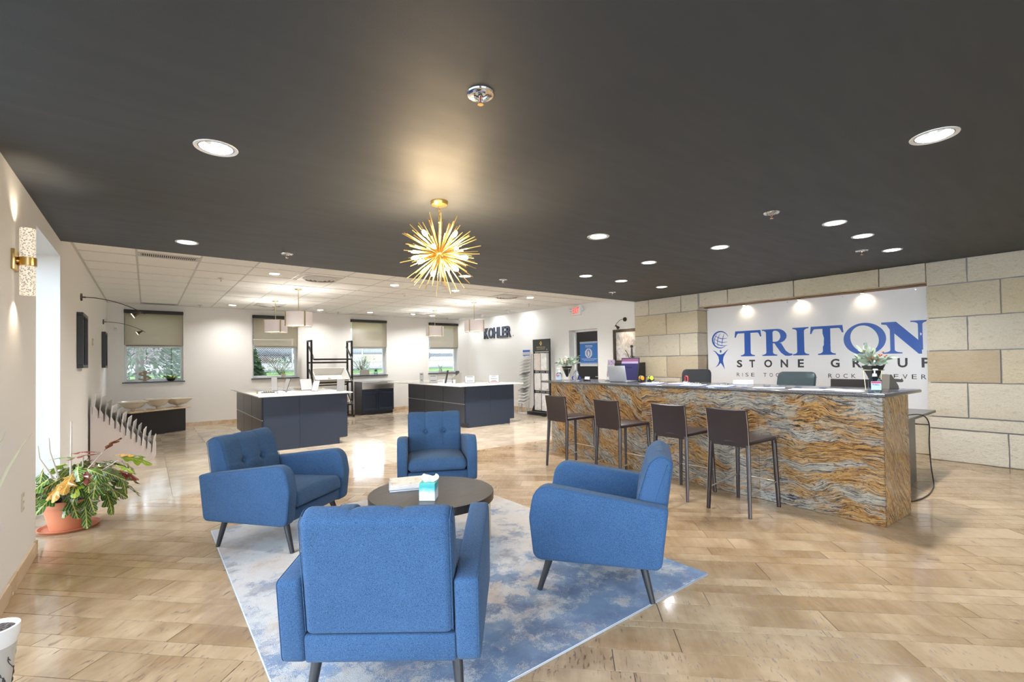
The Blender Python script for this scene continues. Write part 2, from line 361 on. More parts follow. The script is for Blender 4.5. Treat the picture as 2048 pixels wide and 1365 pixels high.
M['fir'] = leafmat('fir_needles', (.05, .08, .04), (.13, .17, .10)); M['bark'] = mat('bark', (.12, .085, .06), .9)
M['sage'] = leafmat('sage_leaf', (.22, .29, .20), (.40, .46, .36)); M['leaf'] = leafmat('green_leaf', (.05, .16, .03), (.14, .30, .07)); M['paleleaf'] = leafmat('cream_leaf', (.58, .62, .44), (.72, .74, .60)); M['berry'] = mat('orange_berry', (.42, .10, .02), .4)
def glassmat(name, tint=(1, 1, 1), refl=.08, op=0):
    """thin pane: see-through with a little mirror"""
    m_ = bpy.data.materials.new(name); m_.use_nodes = True; t_ = m_.node_tree; t_.nodes.clear()
    o = t_.nodes.new('ShaderNodeOutputMaterial'); a = t_.nodes.new('ShaderNodeBsdfTransparent'); b = t_.nodes.new('ShaderNodeBsdfGlossy'); x = t_.nodes.new('ShaderNodeMixShader'); fr = t_.nodes.new('ShaderNodeFresnel')
    a.inputs[0].default_value = (*tint, 1); b.inputs['Roughness'].default_value = .01; fr.inputs[0].default_value = 1.25
    t_.links.new(fr.outputs[0], x.inputs[0]); t_.links.new(a.outputs[0], x.inputs[1]); t_.links.new(b.outputs[0], x.inputs[2]); t_.links.new(x.outputs[0], o.inputs[0]); return m_
M['glass'] = glassmat('window_glass', (.96, .98, .98)); M['dimmed'] = glassmat('outdoor_dimming_glass', (.74, .75, .745)); M['acrylic'] = glassmat('clear_acrylic', (.92, .94, .96)); M['gel'] = glassmat('clear_gel_bottle', (.80, .90, .98))  # back window tint is added to dim the bright outdoors
def screenmat(name, col, open_):
    m_ = bpy.data.materials.new(name); m_.use_nodes = True; t_ = m_.node_tree; t_.nodes.clear()
    o = t_.nodes.new('ShaderNodeOutputMaterial'); a = t_.nodes.new('ShaderNodeBsdfTransparent'); b = t_.nodes.new('ShaderNodeBsdfDiffuse'); c = t_.nodes.new('ShaderNodeBsdfTranslucent'); x = t_.nodes.new('ShaderNodeMixShader'); y = t_.nodes.new('ShaderNodeMixShader')
    a.inputs[0].default_value = (1, .95, .88, 1); b.inputs[0].default_value = (*col, 1); c.inputs[0].default_value = (*col, 1); x.inputs[0].default_value = .5; y.inputs[0].default_value = open_
    t_.links.new(b.outputs[0], x.inputs[1]); t_.links.new(c.outputs[0], x.inputs[2]); t_.links.new(x.outputs[0], y.inputs[1]); t_.links.new(a.outputs[0], y.inputs[2]); t_.links.new(y.outputs[0], o.inputs[0]); return m_
M['screen'] = screenmat('solar_screen_fabric', (.50, .43, .335), .34); M['cassette'] = mat('black_blind_cassette', (.02, .02, .022), .5); M['hem'] = mat('taupe_hem_bar', (.20, .185, .155), .5)

# =================================================================== SETTING
XL, XK, YB, YD, ZD, ZW = -.665, 8.468, 13.195, 6.35, 2.656, 2.80   # left wall, right far wall, back wall, black ceiling edge and height, tiled ceiling
XS, XN = 8.33, 8.66                                                # stone face, stone niche

def clip(poly, a, b, c):
    """keep a*x+b*y<=c"""
    out = []
    for i in range(len(poly)):
        p, q = poly[i], poly[(i+1) % len(poly)]; dp = a*p[0]+b*p[1]-c; dq = a*q[0]+b*q[1]-c
        if dp <= 0: out.append(p)
        if (dp < 0) != (dq < 0) and dp != dq:
            t = dp/(dp-dq); out.append((p[0]+(q[0]-p[0])*t, p[1]+(q[1]-p[1])*t))
    return out
def area(p): return abs(sum(p[i-1][0]*p[i][1]-p[i][0]*p[i-1][1] for i in range(len(p))))/2
def in_frame(x, y, z, pad=0):
    q = Vector((x, y, z-1.4)); d = q.dot(_f2)
    if d < .3: return None
    px = 1024+FPX*q.dot(_r3)/d; py = CYPX-FPX*q.dot(_u3)/d
    return d if -pad < px < 2048+pad and -pad < py < 1365+pad else None

floor = sroot('floor', 'pale travertine floor of diagonal planks in front and square tiles behind')
b = MB(); b.box(-1.08, 9.0, -2.7, YB+.02, -.15, -.004); b.build('bedding', M['grout'], floor, False)
pieces = []
ZA = 6.25
s2 = math.sqrt(2)
us = [2.072, 2.174, 2.34, 2.541, 2.602, 2.80, 2.955, 3.055, 3.15, 3.407, 3.517, 3.646]
while us[-1] < 10.6: us.append(us[-1]+random.choice((.11, .16, .2, .24)))
while us[0] > -2.9: us.insert(0, us[0]-random.choice((.11, .16, .2, .24)))
for i in range(len(us)-1):
    v = -5.6-random.random()*1.2
    while v < 8.0:
        L = random.uniform(.65, 1.45); u0, u1 = us[i], us[i+1]
        P = [((u+w)/s2, (u-w)/s2) for u, w in ((u0, v), (u0, v+L), (u1, v+L), (u1, v))]
        for a, bb, c in ((-1, 0, 1.05), (1, 0, XS+.4), (0, -1, 2.65), (0, 1, ZA)):
            P = clip(P, a, bb, c)
            if len(P) < 3: break
        if len(P) >= 3 and area(P) > .004: pieces.append(('plank', P))
        v += L
ny = 0
xs_ = [-1.05]+[.22+.628*k for k in range(-1, 14)]; xs_ = [x for x in xs_ if x < 8.9]+[8.95]
for i in range(len(xs_)-1):
    y = ZA
    while y < YB-.01:
        y1 = min(y+.94, YB+.02)
        pieces.append(('tile', [(xs_[i], y), (xs_[i+1], y), (xs_[i+1], y1), (xs_[i], y1)])); y = y1
def slab(P, z0, z1, gap):
    n = len(P); Q = inset(P, gap); 
    B_ = inset(P, gap*.75); vs = [(x, y, z1) for x, y in Q]+[(x, y, z0) for x, y in B_]
    fs = [tuple(range(n))]+[(k, n+k, n+(k+1) % n, (k+1) % n) for k in range(n)]
    return vs, fs
rank = []
for k, (nm, P) in enumerate(pieces):
    A = sum(P[i-1][0]*P[i][1]-P[i][0]*P[i-1][1] for i in range(len(P)))
    if A < 0: P = P[::-1]; pieces[k] = (nm, P)
    c = (sum(p[0] for p in P)/len(P), sum(p[1] for p in P)/len(P)); d = in_frame(c[0], c[1], 0, 60)
    rank.append((d/ (area(P)**.35+.05) if d else 1e6+c[1], k))
rank.sort()
single = {'plank': set(), 'tile': set()}
for d, k in rank:
    nm = pieces[k][0]
    if d < 1e6 and len(single[nm]) < 298: single[nm].add(k)
rest = {'plank': ([], [], []), 'tile': ([], [], [])}
for k, (nm, P) in enumerate(pieces):
    tn = random.random(); gp = .0024 if nm == 'plank' else .0018
    vs, fs = slab(P, -.006, 0, gp)
    if k in single[nm]:
        me = bpy.data.meshes.new(nm); me.from_pydata(vs, [], fs); tone_face(me, tn); link(nm, me, M['plank' if nm == 'plank' else 'ftile'], floor, False)
    else:
        V, F, Tn = rest[nm]; o = len(V); V += vs; F += [tuple(i+o for i in f) for f in fs]; Tn += [tn]*len(fs)
for nm in rest:
    V, F, Tn = rest[nm]
    if not V: continue
    me = bpy.data.meshes.new(nm); me.from_pydata(V, [], F); a = me.attributes.new('tone', 'FLOAT', 'FACE')
    for i, t_ in enumerate(Tn): a.data[i].value = t_
    o = link('remaining_'+nm+'s', me, M['plank' if nm == 'plank' else 'ftile'], floor, False); o['kind'] = 'stuff'

# ---- ceilings
b = MB(); b.box(-1.08, 9.0, -2.7, YD, ZD, ZW+.15); struct('ceiling', b, M['dark'], 'black painted ceiling over the lounge and reception counter')
cw = sroot('ceiling_tiled', 'white suspended ceiling of square tiles over the far showroom')
b = MB(); b.box(XL-.05, XK+.05, YD, YB+.05, ZW+.03, ZW+.15); b.build('deck', M['reveal'], cw, False)
gx = [XL]+[-.095+.655*k for k in range(0, 13)]+[XK]
gy = [YD+.005]+[6.846+.67*k for k in range(0, 10)]+[YB]
VENTS = [(-.095, .56, 6.846, 7.516), (-.095, .56, 12.876, YB)]
for i in range(len(gx)-1):
    for j in range(len(gy)-1):
        b = MB(); x0, x1, y0, y1 = gx[i]+.009, gx[i+1]-.009, gy[j]+.028, gy[j+1]-.028
        if x1-x0 < .05 or y1-y0 < .05: continue
        b.box(x0, x1, y0, y1, ZW, ZW+.02, .004, 1); b.build('ceiling_tile', M['tilew'], cw, False)
for x in gx[1:-1]:
    b = MB(); b.box(x-.012, x+.012, YD+.002, YB, ZW+.002, ZW+.03); b.build('grid_bar', M['grid'], cw, False)
for y in gy[1:-1]:
    b = MB(); b.box(XL, XK, y-.02, y+.02, ZW+.008, ZW+.03); b.build('grid_bar', M['gridshade'], cw, False)  # cross bars carry the shadow lines in their colour
b = MB(); b.box(XL, XL+.025, YD+.01, YB, ZW-.004, ZW+.02); b.build('edge_trim', M['grid'], cw, False)
b = MB(); b.box(XL, XK, YB-.025, YB, ZW-.004, ZW+.02); b.build('edge_trim', M['grid'], cw, False)

# ---- left wall: lounge glazing, pier with the sconce, window recess, showroom wall
b = MB(); b.box(-1.08, XL, 3.72, 5.05, -.01, ZD+.05); struct('wall_left_pier', b, M['wall'], 'near white wall pier that carries the brass sconce')
b = MB(); b.box(-1.08, XL, YD-.03, YB+.4, -.01, ZW+.14); struct('wall_left', b, M['wall'], 'far white left wall with two framed pictures')
b = MB(); b.box(-1.08, XL, 5.05, YD-.03, 2.50, ZD+.05); struct('trim_1', b, M['wall'], 'white header above the bright window recess')
def storefront(name, label, x0, x1, y0, y1, z0, z1, n, alongx):
    r = sroot(name, label); b = MB(); L = (x1-x0) if alongx else (y1-y0); t = .05
    def bar(a0, a1, c0, c1):
        bb = MB()
        if alongx: bb.box(x0+a0, x0+a1, y0-.03, y0+.05, c0, c1)
        else: bb.box(x0-.03, x0+.05, y0+a0, y0+a1, c0, c1)
        bb.build('mullion', M['upvc'], r, False)
    for k in range(n+1): a = L*k/n; bar(max(0, a-t/2), min(L, a+t/2), z0, z1)
    bar(0, L, z0, z0+.08); bar(0, L, z1-.06, z1)
    for k in range(n):
        bb = MB(); a0, a1 = L*k/n+t/2, L*(k+1)/n-t/2
        if alongx: bb.box(x0+a0, x0+a1, y0, y0+.008, z0+.08, z1-.06)
        else: bb.box(x0, x0+.008, y0+a0, y0+a1, z0+.08, z1-.06)
        bb.build('pane', M['glass'], r, False)
    return r
storefront('window_5', 'full height window in the recess behind the croton', -1.02, -1.02, 5.05, YD-.03, 0, 2.50, 1, False)
storefront('window_6', 'glazing beside the lounge, left of the near wall', -1.02, -1.02, -2.65, 3.72, .05, ZD, 5, False)
storefront('window_7', 'storefront glazing behind the lounge', -1.0, 2.0, -2.68, -2.68, .0, ZD, 3, True)
b = MB(); b.box(2.0, 9.0, -2.72, -2.6, -.01, ZD+.1); struct('wall_rear', b, M['wall'], 'unseen plain wall behind the camera, added to hold back rear daylight')  # unseen wall, added across the rear so daylight from the left dominates
# stone skirting, piece by piece
def skirt(name, label, pts, axis, fixed, h=.10, t=.016, sgn=1):
    r = sroot(name, label); y = pts[0]; mult = .62
    while y < pts[1]-.01:
        y1 = min(y+mult, pts[1]); b = MB()
        if axis == 'y': b.box(fixed, fixed+sgn*t, y+.001, y1-.001, 0, h, .002, 1)
        else: b.box(y+.001, y1-.001, fixed, fixed+sgn*t, 0, h, .002, 1)
        o = b.build('skirting_tile', M['skirt'], r, False); tone_face(o.data, random.random()); y = y1
skirt('baseboard_left', 'travertine skirting along the near left wall', (3.73, 5.05), 'y', XL, .105, .014)
skirt('baseboard_left_far', 'travertine skirting along the far left wall', (YD, YB), 'y', XL)
skirt('baseboard_back', 'travertine skirting along the back window wall', (XL, XK), 'x', YB, sgn=-1)
skirt('baseboard_right', 'travertine skirting on the letters wall', (8.56, YB), 'y', XK, sgn=-1)

# ---- back wall with four windows
WC = [.1425, 2.613, 5.06, 7.51]; WHW = .53; WZ0, WZ1 = 1.075, 2.655
b = MB(); b.box(-1.08, XK+.5, YB, YB+.32, -.01, WZ0-.02); b.box(-1.08, XK+.5, YB, YB+.32, WZ1, ZW+.14)
ex = [-1.08]+[v for c in WC for v in (c-WHW, c+WHW)]+[XK+.5]
for k in range(0, len(ex), 2): b.box(ex[k], ex[k+1], YB, YB+.32, WZ0-.02, WZ1)
struct('wall_back', b, M['wall'], 'white back wall with four windows')
for k, c in enumerate(WC):
    r = sroot('window_%d' % (k+1), 'white framed window on the back wall, number %d from the left' % (k+1))
    y0, y1 = YB+.16, YB+.22
    b = MB()
    for xa, xb, za, zb in ((c-WHW, c-WHW+.05, WZ0, WZ1), (c+WHW-.05, c+WHW, WZ0, WZ1), (c-WHW+.05, c+WHW-.05, WZ0, WZ0+.06), (c-WHW+.05, c+WHW-.05, WZ1-.05, WZ1)): b.box(xa, xb, y0, y1, za, zb, .006, 1)
    b.build('frame', M['upvc'], r)
    b = MB(); b.box(c-WHW+.05, c+WHW-.05, y0+.01, y1-.01, 1.835, 1.885, .006, 1); b.build('meeting_rail', M['upvc'], r)
    for za, zb in ((WZ0+.06, 1.835), (1.885, WZ1-.05)):
        b = MB(); b.box(c-WHW+.05, c+WHW-.05, y0+.03, y0+.036, za, zb); b.build('pane', M['dimmed'], r, False)
    b = MB(); b.box(c-WHW-.03, c+WHW+.03, YB-.035, YB+.16, WZ0-.025, WZ0, .004, 1); b.build('sill', M['slate'], r)
    names = ['in front of the fir tree', 'behind the pendant lamps', 'above the sink cabinet', 'nearest the wall letters']
    t = thing('roller_blind', 'half lowered grey screen blind on the window '+names[k], 'blind', (c, YB, 0), 0, 'screen blinds on the back windows')
    b = MB(); b.box(-WHW, WHW, -.07, .02, 2.585, 2.66, .01, 2); b.build('cassette', M['cassette'], t)
    b = MB(); b.box(-WHW+.03, WHW-.015, -.022, -.0205, 1.89, 2.6); b.build('fabric', M['screen'], t, False)
    b = MB(); b.box(-WHW+.03, WHW-.015, -.03, -.012, 1.862, 1.892, .006, 2); b.build('hem_bar', M['hem'], t)
    for s in (-1, 1):
        b = MB(); xx = s*(WHW-.012); b.box(xx-.008, xx+.008, -.026, -.016, 1.885, 2.6); b.build('edge_guide', M['hem'], t, False)

# ---- right far wall with the door, then the limestone wall
b = MB(); DY0, DY1, DZ = 7.545, 8.50, 2.165
b.box(XK, XK+.5, YD-.1, DY0, -.01, ZW+.14); b.box(XK, XK+.5, DY1, YB+.32, -.01, ZW+.14); b.box(XK, XK+.5, DY0, DY1, DZ, ZW+.14)
struct('wall_right', b, M['wall'], 'white right wall with raised letters, door and exit sign')
r = sroot('door_1', 'black door with blue poster, set back in the right wall')
b = MB(); b.box(8.70, 8.75, DY0+.04, DY1-.04, 0, DZ-.04, .004, 1); b.build('door_leaf', M['black'], r)
b = MB(); b.box(8.655, 8.76, DY0, DY0+.045, 0, DZ, .004, 1); b.box(8.655, 8.76, DY1-.045, DY1, 0, DZ, .004, 1); b.box(8.655, 8.76, DY0, DY1, DZ-.045, DZ, .004, 1); b.build('door_frame', M['reveal'], r)
b = MB(); b.cyl((8.70, DY0+.12, 1.0), (8.65, DY0+.12, 1.0), .012); b.tube([(8.65, DY0+.12, 1.0), (8.645, DY0+.18, 1.0), (8.645, DY0+.24, 1.0)], .01); b.build('door_handle', M['steel'], r)

ws = sroot('wall_stone', 'limestone block wall behind the reception counter')
b = MB(); b.box(XS+.03, 9.0, 4.92, YD+.02, -.01, ZD+.1); b.box(XS+.03, 9.0, -2.7, 1.53, -.01, ZD+.1); b.box(XN+.1, 9.0, 1.5, 4.95, -.01, ZD+.1); b.box(XS+.03, 9.0, 1.5, 4.95, 2.41, ZD+.1)
b.build('mortar_bed', M['mortar'], ws, False)
def stone(y0, y1, z0, z1, xf, xb, tone, left=False, right=False, flat=False):
    """split-faced block, front towards -x; y0<y1"""
    nu, nv = max(4, int((y1-y0)/.07)), max(3, int((z1-z0)/.07)); sd = random.random()*50; g_ = .007
    y0 += g_; y1 -= g_; z0 += g_; z1 -= g_
    amp = .004 if flat else .016; V = []; F = []
    def P(u, v):
        y = y0+(y1-y0)*u; z = z0+(z1-z0)*v
        d = noise.fractal(Vector((y*3+sd, z*3, sd)), 1, 2, 4)*amp
        e = min(u*(y1-y0), (1-u)*(y1-y0)); e2 = min(v*(z1-z0), (1-v)*(z1-z0)); q = min(e, e2)
        edge = .014*math.exp(-q/.018) if not flat else .004*math.exp(-q/.008)
        wob = 0 if flat else .006
        dy = noise.noise(Vector((z*9, sd, 1)))*wob*(1 if u in (0, 1) else 0); dz = noise.noise(Vector((y*9, sd, 3)))*wob*(1 if v in (0, 1) else 0)
        return (xf+edge-d-.004, y+dy, z+dz)
    for i in range(nu+1):
        for j in range(nv+1): V.append(P(i/nu, j/nv))
    for i in range(nu):
        for j in range(nv):
            a = i*(nv+1)+j; F.append((a, a+1, a+nv+2, a+nv+1))
    rim = [i*(nv+1) for i in range(nu+1)]+[nu*(nv+1)+j for j in range(1, nv+1)]+[i*(nv+1)+nv for i in range(nu-1, -1, -1)]+[j for j in range(nv-1, 0, -1)]
    o = len(V); steps = 4 if (left or right) else 1
    for s in range(1, steps+1):
        for q in rim:
            x, y, z = V[q]; f = s/steps; w = 0
            if (left or right) and s < steps: w = noise.noise(Vector((f*3+sd, y*4, z*5)))*.012
            V.append((x+(xb-x)*f, y+w, z))
    n = len(rim); prev = rim
    for s in range(steps):
        cur = [o+s*n+k for k in range(n)]
        for k in range(n): F.append((prev[k], prev[(k+1) % n], cur[(k+1) % n], cur[k]))
        prev = cur
    me = bpy.data.meshes.new('stone_block'); me.from_pydata(V, [], F); me.update()
    bm = bmesh.new(); bm.from_mesh(me); bmesh.ops.recalc_face_normals(bm, faces=bm.faces); bm.to_mesh(me); bm.free()
    tone_face(me, tone); link('stone_block', me, M['stone'], ws, True, 50)
def course(z0, z1, ys, tones, xf=XS, xb=XS+.1, **k):
    for i in range(len(ys)-1): stone(ys[i+1], ys[i], z0, z1, xf, xb, tones[i % len(tones)], **k)
# right pier, seen beyond the counter
course(0, .42, [1.555, .816, -.2, -1.1, -2.0, -2.65], [.1, .2, .15, .3, .1]); course(.425, .58, [1.565, .2, -1.3, -2.65], [.05, .1, .0], flat=True)
course(.585, 1.035, [1.565, 1.165, .3, -.6, -1.5, -2.65], [.12, .2, .5, .3, .2]); course(1.035, 1.458, [1.56, .86, 0, -.9, -1.8, -2.65], [.92, .45, .2, .3, .1])
course(1.458, 1.90, [1.555, 1.15, .2, -.8, -1.6, -2.65], [.22, .16, .5, .2, .3]); course(1.90, 2.335, [1.55, .845, -.1, -1, -2, -2.65], [.42, .5, .2, .3, .15]); course(2.335, 2.655, [1.545, 1.14, .25, -.7, -1.6, -2.65], [.08, .14, .2, .1, .3])
# left pier with its return into the niche
L0 = YD+.01
for z0, z1, ys, tn in ((0, .42, [L0, 5.6, 4.91], [.2, .4]), (.425, .58, [L0, 4.91], [.05]), (.585, 1.03, [L0, 5.9, 5.28, 4.9], [.3, .25, .6]), (1.03, 1.463, [L0, 5.585, 4.9], [.46, .82]), (1.463, 1.90, [L0, 6.012, 5.285, 4.895], [.1, .22, .3]), (1.90, 2.33, [L0, 5.58, 4.89], [.52, .48]), (2.33, 2.655, [L0, 6.0, 5.243, 4.885], [.15, .1, .2])):
    for i in range(len(ys)-1): stone(ys[i+1], ys[i], z0, z1, XS, XN+.1 if i == len(ys)-2 else XS+.1, tn[i], left=(i == len(ys)-2))
course(2.385, 2.655, [4.84, 4.287, 3.185, 2.055, 1.54], [.2, .3, .42, .2], XS-.025, XN+.06)
course(0, .42, [4.9, 4.0, 3.1, 2.3, 1.6, 1.2], [.9, .3, .2, .6, .7], XN, XN+.1); course(.425, .58, [4.9, 3.0, 1.2], [.1, .05], XN, XN+.1, flat=True)

# =================================================================== OUTSIDE, beyond the back windows
def ground(name, label, pts, m_, kind='structure'):
    V = []; F = []
    for y, z in pts: V += [(-14, y, z), (34, y, z)]
    for i in range(len(pts)-1): F.append((2*i, 2*i+1, 2*i+3, 2*i+2))
    me = bpy.data.meshes.new(name); me.from_pydata(V, [], F); o = link(name, me, m_, None, False); tag(o, label, None, None, kind)
ground('ground_lawn', 'mown lawn rising beyond the back windows', [(YB+.33, .25), (15, .62), (18.9, 1.13)], M['grass'])
b = MB(); b.box(-14, 34, 18.9, 19.12, .6, 1.235, .02, 1); struct('kerb', b, M['kerb'], 'low concrete kerb behind the lawn')
ground('ground_gravel', 'tan gravel verge beyond the kerb', [(19.12, 1.2), (22, 1.33), (25.5, 1.50)], M['gravel'])
ground('ground_road', 'grey asphalt lot behind the gravel verge', [(25.5, 1.5), (60, 1.62)], M['asphalt'])
ground('ground_front', 'paved forecourt outside the lounge glazing', [(-25, -.25), (YB+.3, -.2)], M['kerb'])
def fir(x, y, z, h, r, label, n, seed, lean=0):
    rnd = random.Random(seed); t = thing('fir_tree', label, 'tree', (x, y, z))
    b = MB(); b.cyl((0, 0, 0), (0, 0, h), .11, .02, 8); b.build('trunk', M['bark'], t)
    V = []; F = []
    for i in range(n):
        f = rnd.random()**1.3; zz = .25+f*(h-.3); rr = r*(1-f*.8)*(.35+.65*rnd.random()); a = rnd.random()*2*PI
        L = rnd.uniform(.10, .22); w = rnd.uniform(.02, .045); c = Vector((rr*math.cos(a), rr*math.sin(a), zz-rr*.35))
        d = Vector((math.cos(a+rnd.uniform(-.6, .6)), math.sin(a+rnd.uniform(-.6, .6)), rnd.uniform(-1.0, .2))).normalized(); s = d.cross(Vector((rnd.random(), rnd.random(), rnd.random()))).normalized()*w
        o = len(V); V += [c-s, c+s, c+d*L+s*.4, c+d*L-s*.4]; F.append((o, o+1, o+2, o+3))
    me = bpy.data.meshes.new('foliage'); me.from_pydata(V, [], F); o = link('foliage', me, M['fir'], t, False); o['kind'] = 'stuff'
    b = MB()
    for i in range(16):
        a = rnd.random()*2*PI; zz = .4+rnd.random()*(h*.6); rr = r*(1-zz/h*.8)*.8; b.tube([(0, 0, zz), (rr*.6*math.cos(a), rr*.6*math.sin(a), zz-.05), (rr*math.cos(a), rr*math.sin(a), zz-rr*.35)], .012, 5)
    b.build('branches', M['bark'], t)
fir(-.15, 16.6, .75, 4.6, 1.55, 'tall drooping fir seen through the window above the stone bench', 3800, 3)
fir(1.9, 22.6, 1.3, 4.2, 1.5, 'fir tree beyond the fence behind the left window', 4500, 11)
fir(2.62, 17.6, .9, 1.15, .55, 'small young fir seen through the second window', 1800, 5)
def shrub(x, y, z, label, n, seed):
    rnd = random.Random(seed); t = thing('bare_shrub', label, 'shrub', (x, y, z)); b = MB()
    for i in range(n):
        a = rnd.random()*2*PI; e = rnd.uniform(.15, .55); p = [(0, 0, 0)]; h = rnd.uniform(.35, .75)
        for k in range(1, 4): p.append((e*k/3*math.cos(a+k*.2), e*k/3*math.sin(a+k*.2), h*k/3))
        b.tube(p, .006, 4)
    b.build('twigs', M['bark'], t)
    V = []; F = []
    for i in range(260):
        c = Vector((rnd.gauss(0, .28), rnd.gauss(0, .2), rnd.uniform(.05, .6))); d = Vector((rnd.gauss(0, 1), rnd.gauss(0, 1), rnd.gauss(0, 1))).normalized()*.05; s = d.cross(Vector((1, .3, .2)))*.35; o = len(V); V += [c-s, c+s, c+d+s, c+d-s]; F.append((o, o+1, o+2, o+3))
    me = bpy.data.meshes.new('leaves'); me.from_pydata(V, [], F); o = link('leaves', me, M['sage'], t, False); o['kind'] = 'stuff'
shrub(3.75, 18.3, 1.05, 'grey bushy shrub on the lawn behind the second window', 26, 2); shrub(6.75, 18.4, 1.06, 'bare twiggy shrub on the lawn behind the third window', 40, 9)
# chain-link fence
t = thing('chain_link_fence', 'chain-link fence running along the gravel verge', 'fence', (0, 20.6, 1.26))
b = MB()
for k in range(260):
    x = -4+k*.085
    for s in (-1, 1): b.tube([(x, 0, .03), (x+s*1.1, 0, 1.13)], .003, 3)
o = b.build('wire_mesh', M['steel'], t, False); o['kind'] = 'stuff'
for k in range(8): b = MB(); b.cyl((-4+k*2.9, .02, -.1), (-4+k*2.9, .02, 1.2), .025, None, 8); b.build('post', M['steel'], t)
b = MB(); b.cyl((-4, .02, 1.15), (19, .02, 1.15), .018, None, 6); b.build('top_rail', M['steel'], t)
# parked vehicles and the building corner
def wheel(t, x, y, z, r=.34):
    b = MB(); b.cyl((x, y-.1, z), (x, y+.1, z), r, None, 20); w = b.build('wheel', M['black'], t)
    b = MB(); b.cyl((x, y-.115, z), (x, y-.095, z), r*.62, None, 16); b.cyl((x, y-.13, z), (x, y-.11, z), r*.2, None, 10); b.build('hub_cap', M['steel'], w)
M['carblack'] = mat('dark_grey_car_paint', (.02, .022, .027), .25, coat=.6); M['carwhite'] = mat('white_van_paint', (.32, .32, .33), .3); M['cardark'] = mat('tinted_car_glass', (.03, .035, .04), .1); M['yellow'] = mat('cream_render', (.38, .33, .17), .8)
t = thing('pickup_truck', 'silver pickup truck parked behind the fence, third window', 'car', (10.2, 26.2, 1.5))
silver = mat('silver_car_paint', (.16, .175, .19), .28, .3, coat=.5)
b = MB(); b.prism(rpoly([(-2.8, .45, .1), (2.8, .45, .1), (2.8, 1.05, .15), (1.3, 1.12, .1), (.8, 1.75, .2), (-.7, 1.75, .2), (-.85, 1.12, .05), (-2.8, 1.12, .08)]), -.9, .9, basis((0, 0, 0), (1, 0, 0), (0, 0, 1)), .08); b.build('body', silver, t)
b = MB(); b.prism([(-.6, 1.18), (1.08, 1.18), (.72, 1.66), (-.6, 1.66)], .88, .915, basis((0, 0, 0), (1, 0, 0), (0, 0, 1))); b.build('side_glass', M['cardark'], t, False)
for x in (-1.8, 1.85): wheel(t, x, -.86, .36, .4); wheel(t, x, .86, .36, .4)
t = thing('panel_van', 'white panel van parked beyond the rightmost window', 'van', (16.9, 29.6, 1.52))
b = MB(); b.prism(rpoly([(-3.2, .4, .1), (2.9, .4, .1), (2.95, 1.1, .2), (2.1, 1.4, .2), (1.5, 2.2, .3), (-3.2, 2.3, .15)]), -.95, .95, basis((0, 0, 0), (1, 0, 0), (0, 0, 1)), .08); b.build('body', M['carwhite'], t)
b = MB(); b.prism([(1.2, 1.35), (1.95, 1.4), (1.45, 2.0), (1.2, 2.0)], .93, .965, basis((0, 0, 0), (1, 0, 0), (0, 0, 1))); b.build('side_glass', M['cardark'], t, False)
b = MB(); b.box(-3.3, 3.0, -1.0, .95, .32, .52, .03, 1); b.build('sill_skirt', M['black'], t)
for x in (-2.0, 2.0): wheel(t, x, -.9, .36, .37); wheel(t, x, .9, .36, .37)
t = thing('parked_car', 'dark car parked behind the fence, seen through the second window', 'car', (4.6, 26.4, 1.5))
b = MB(); b.prism(rpoly([(-2.2, .35, .1), (2.2, .35, .1), (2.2, .85, .2), (1.2, .95, .1), (.6, 1.45, .2), (-1.0, 1.45, .25), (-1.7, .95, .1), (-2.2, .9, .1)]), -.85, .85, basis((0, 0, 0), (1, 0, 0), (0, 0, 1)), .08); b.build('body', M['carblack'], t)
b = MB(); b.prism([(-1.35, .97), (.95, .97), (.52, 1.37), (-.95, 1.37)], .83, .862, basis((0, 0, 0), (1, 0, 0), (0, 0, 1))); b.build('side_glass', M['cardark'], t, False)
for x in (-1.4, 1.4): wheel(t, x, -.8, .3, .32); wheel(t, x, .8, .3, .32)
t = thing('warehouse', 'low brick warehouse with cream end wall far beyond the windows', 'building', (0, 44, 1.5))
b = MB(); b.box(-16, 11.4, 0, 6, 0, 4.2); b.build('brick_wall', mat('dull_brick', (.08, .05, .04), .9), t, False)
b = MB(); b.box(11.4, 34, -.3, 6, 0, 4.4); b.build('end_wall', M['yellow'], t, False)
b = MB(); b.box(-16.3, 34.3, -.6, 6.3, 4.4, 4.7); b.build('roof', M['kerb'], t, False)
for k in range(4): b = MB(); b.box(13+k*5, 16+k*5, -.36, -.3, .2, 3.2); b.build('shutter', M['steel'], t, False)

# =================================================================== CEILING FITTINGS
def downlight(x, y, z, r, label, group, m_lens, watts, first=[None]):
    t = thing('ceiling_light', label, 'ceiling light', (x, y, z), 0, group)
    b = MB(); b.lathe([(r*.80, .0), (r*.98, -.004), (r, 0), (r, .004)], seg=28); b.build('trim_ring', M['white'], t)
    b = MB(); b.lathe([(r*.81, -.001), (r*.72, .045), (r*.52, .085)], seg=14); b.build('reflector', M['reflector'], t, False)
    b = MB(); b.lathe([(0, .085), (r*.54, .085)], seg=20); b.build('lens', m_lens, t)
    if watts:
        ld = bpy.data.lights.new('lamp', 'AREA'); ld.shape = 'DISK'; ld.size = r*1.15; ld.energy = watts; ld.color = (1, .965, .92) if m_lens is M['lens'] else (.97, .985, 1); ld.spread = math.radians(150)
        lo = bpy.data.objects.new('lamp', ld); COL.objects.link(lo); lo.parent = t; lo.location = (0, 0, .04)
    return t
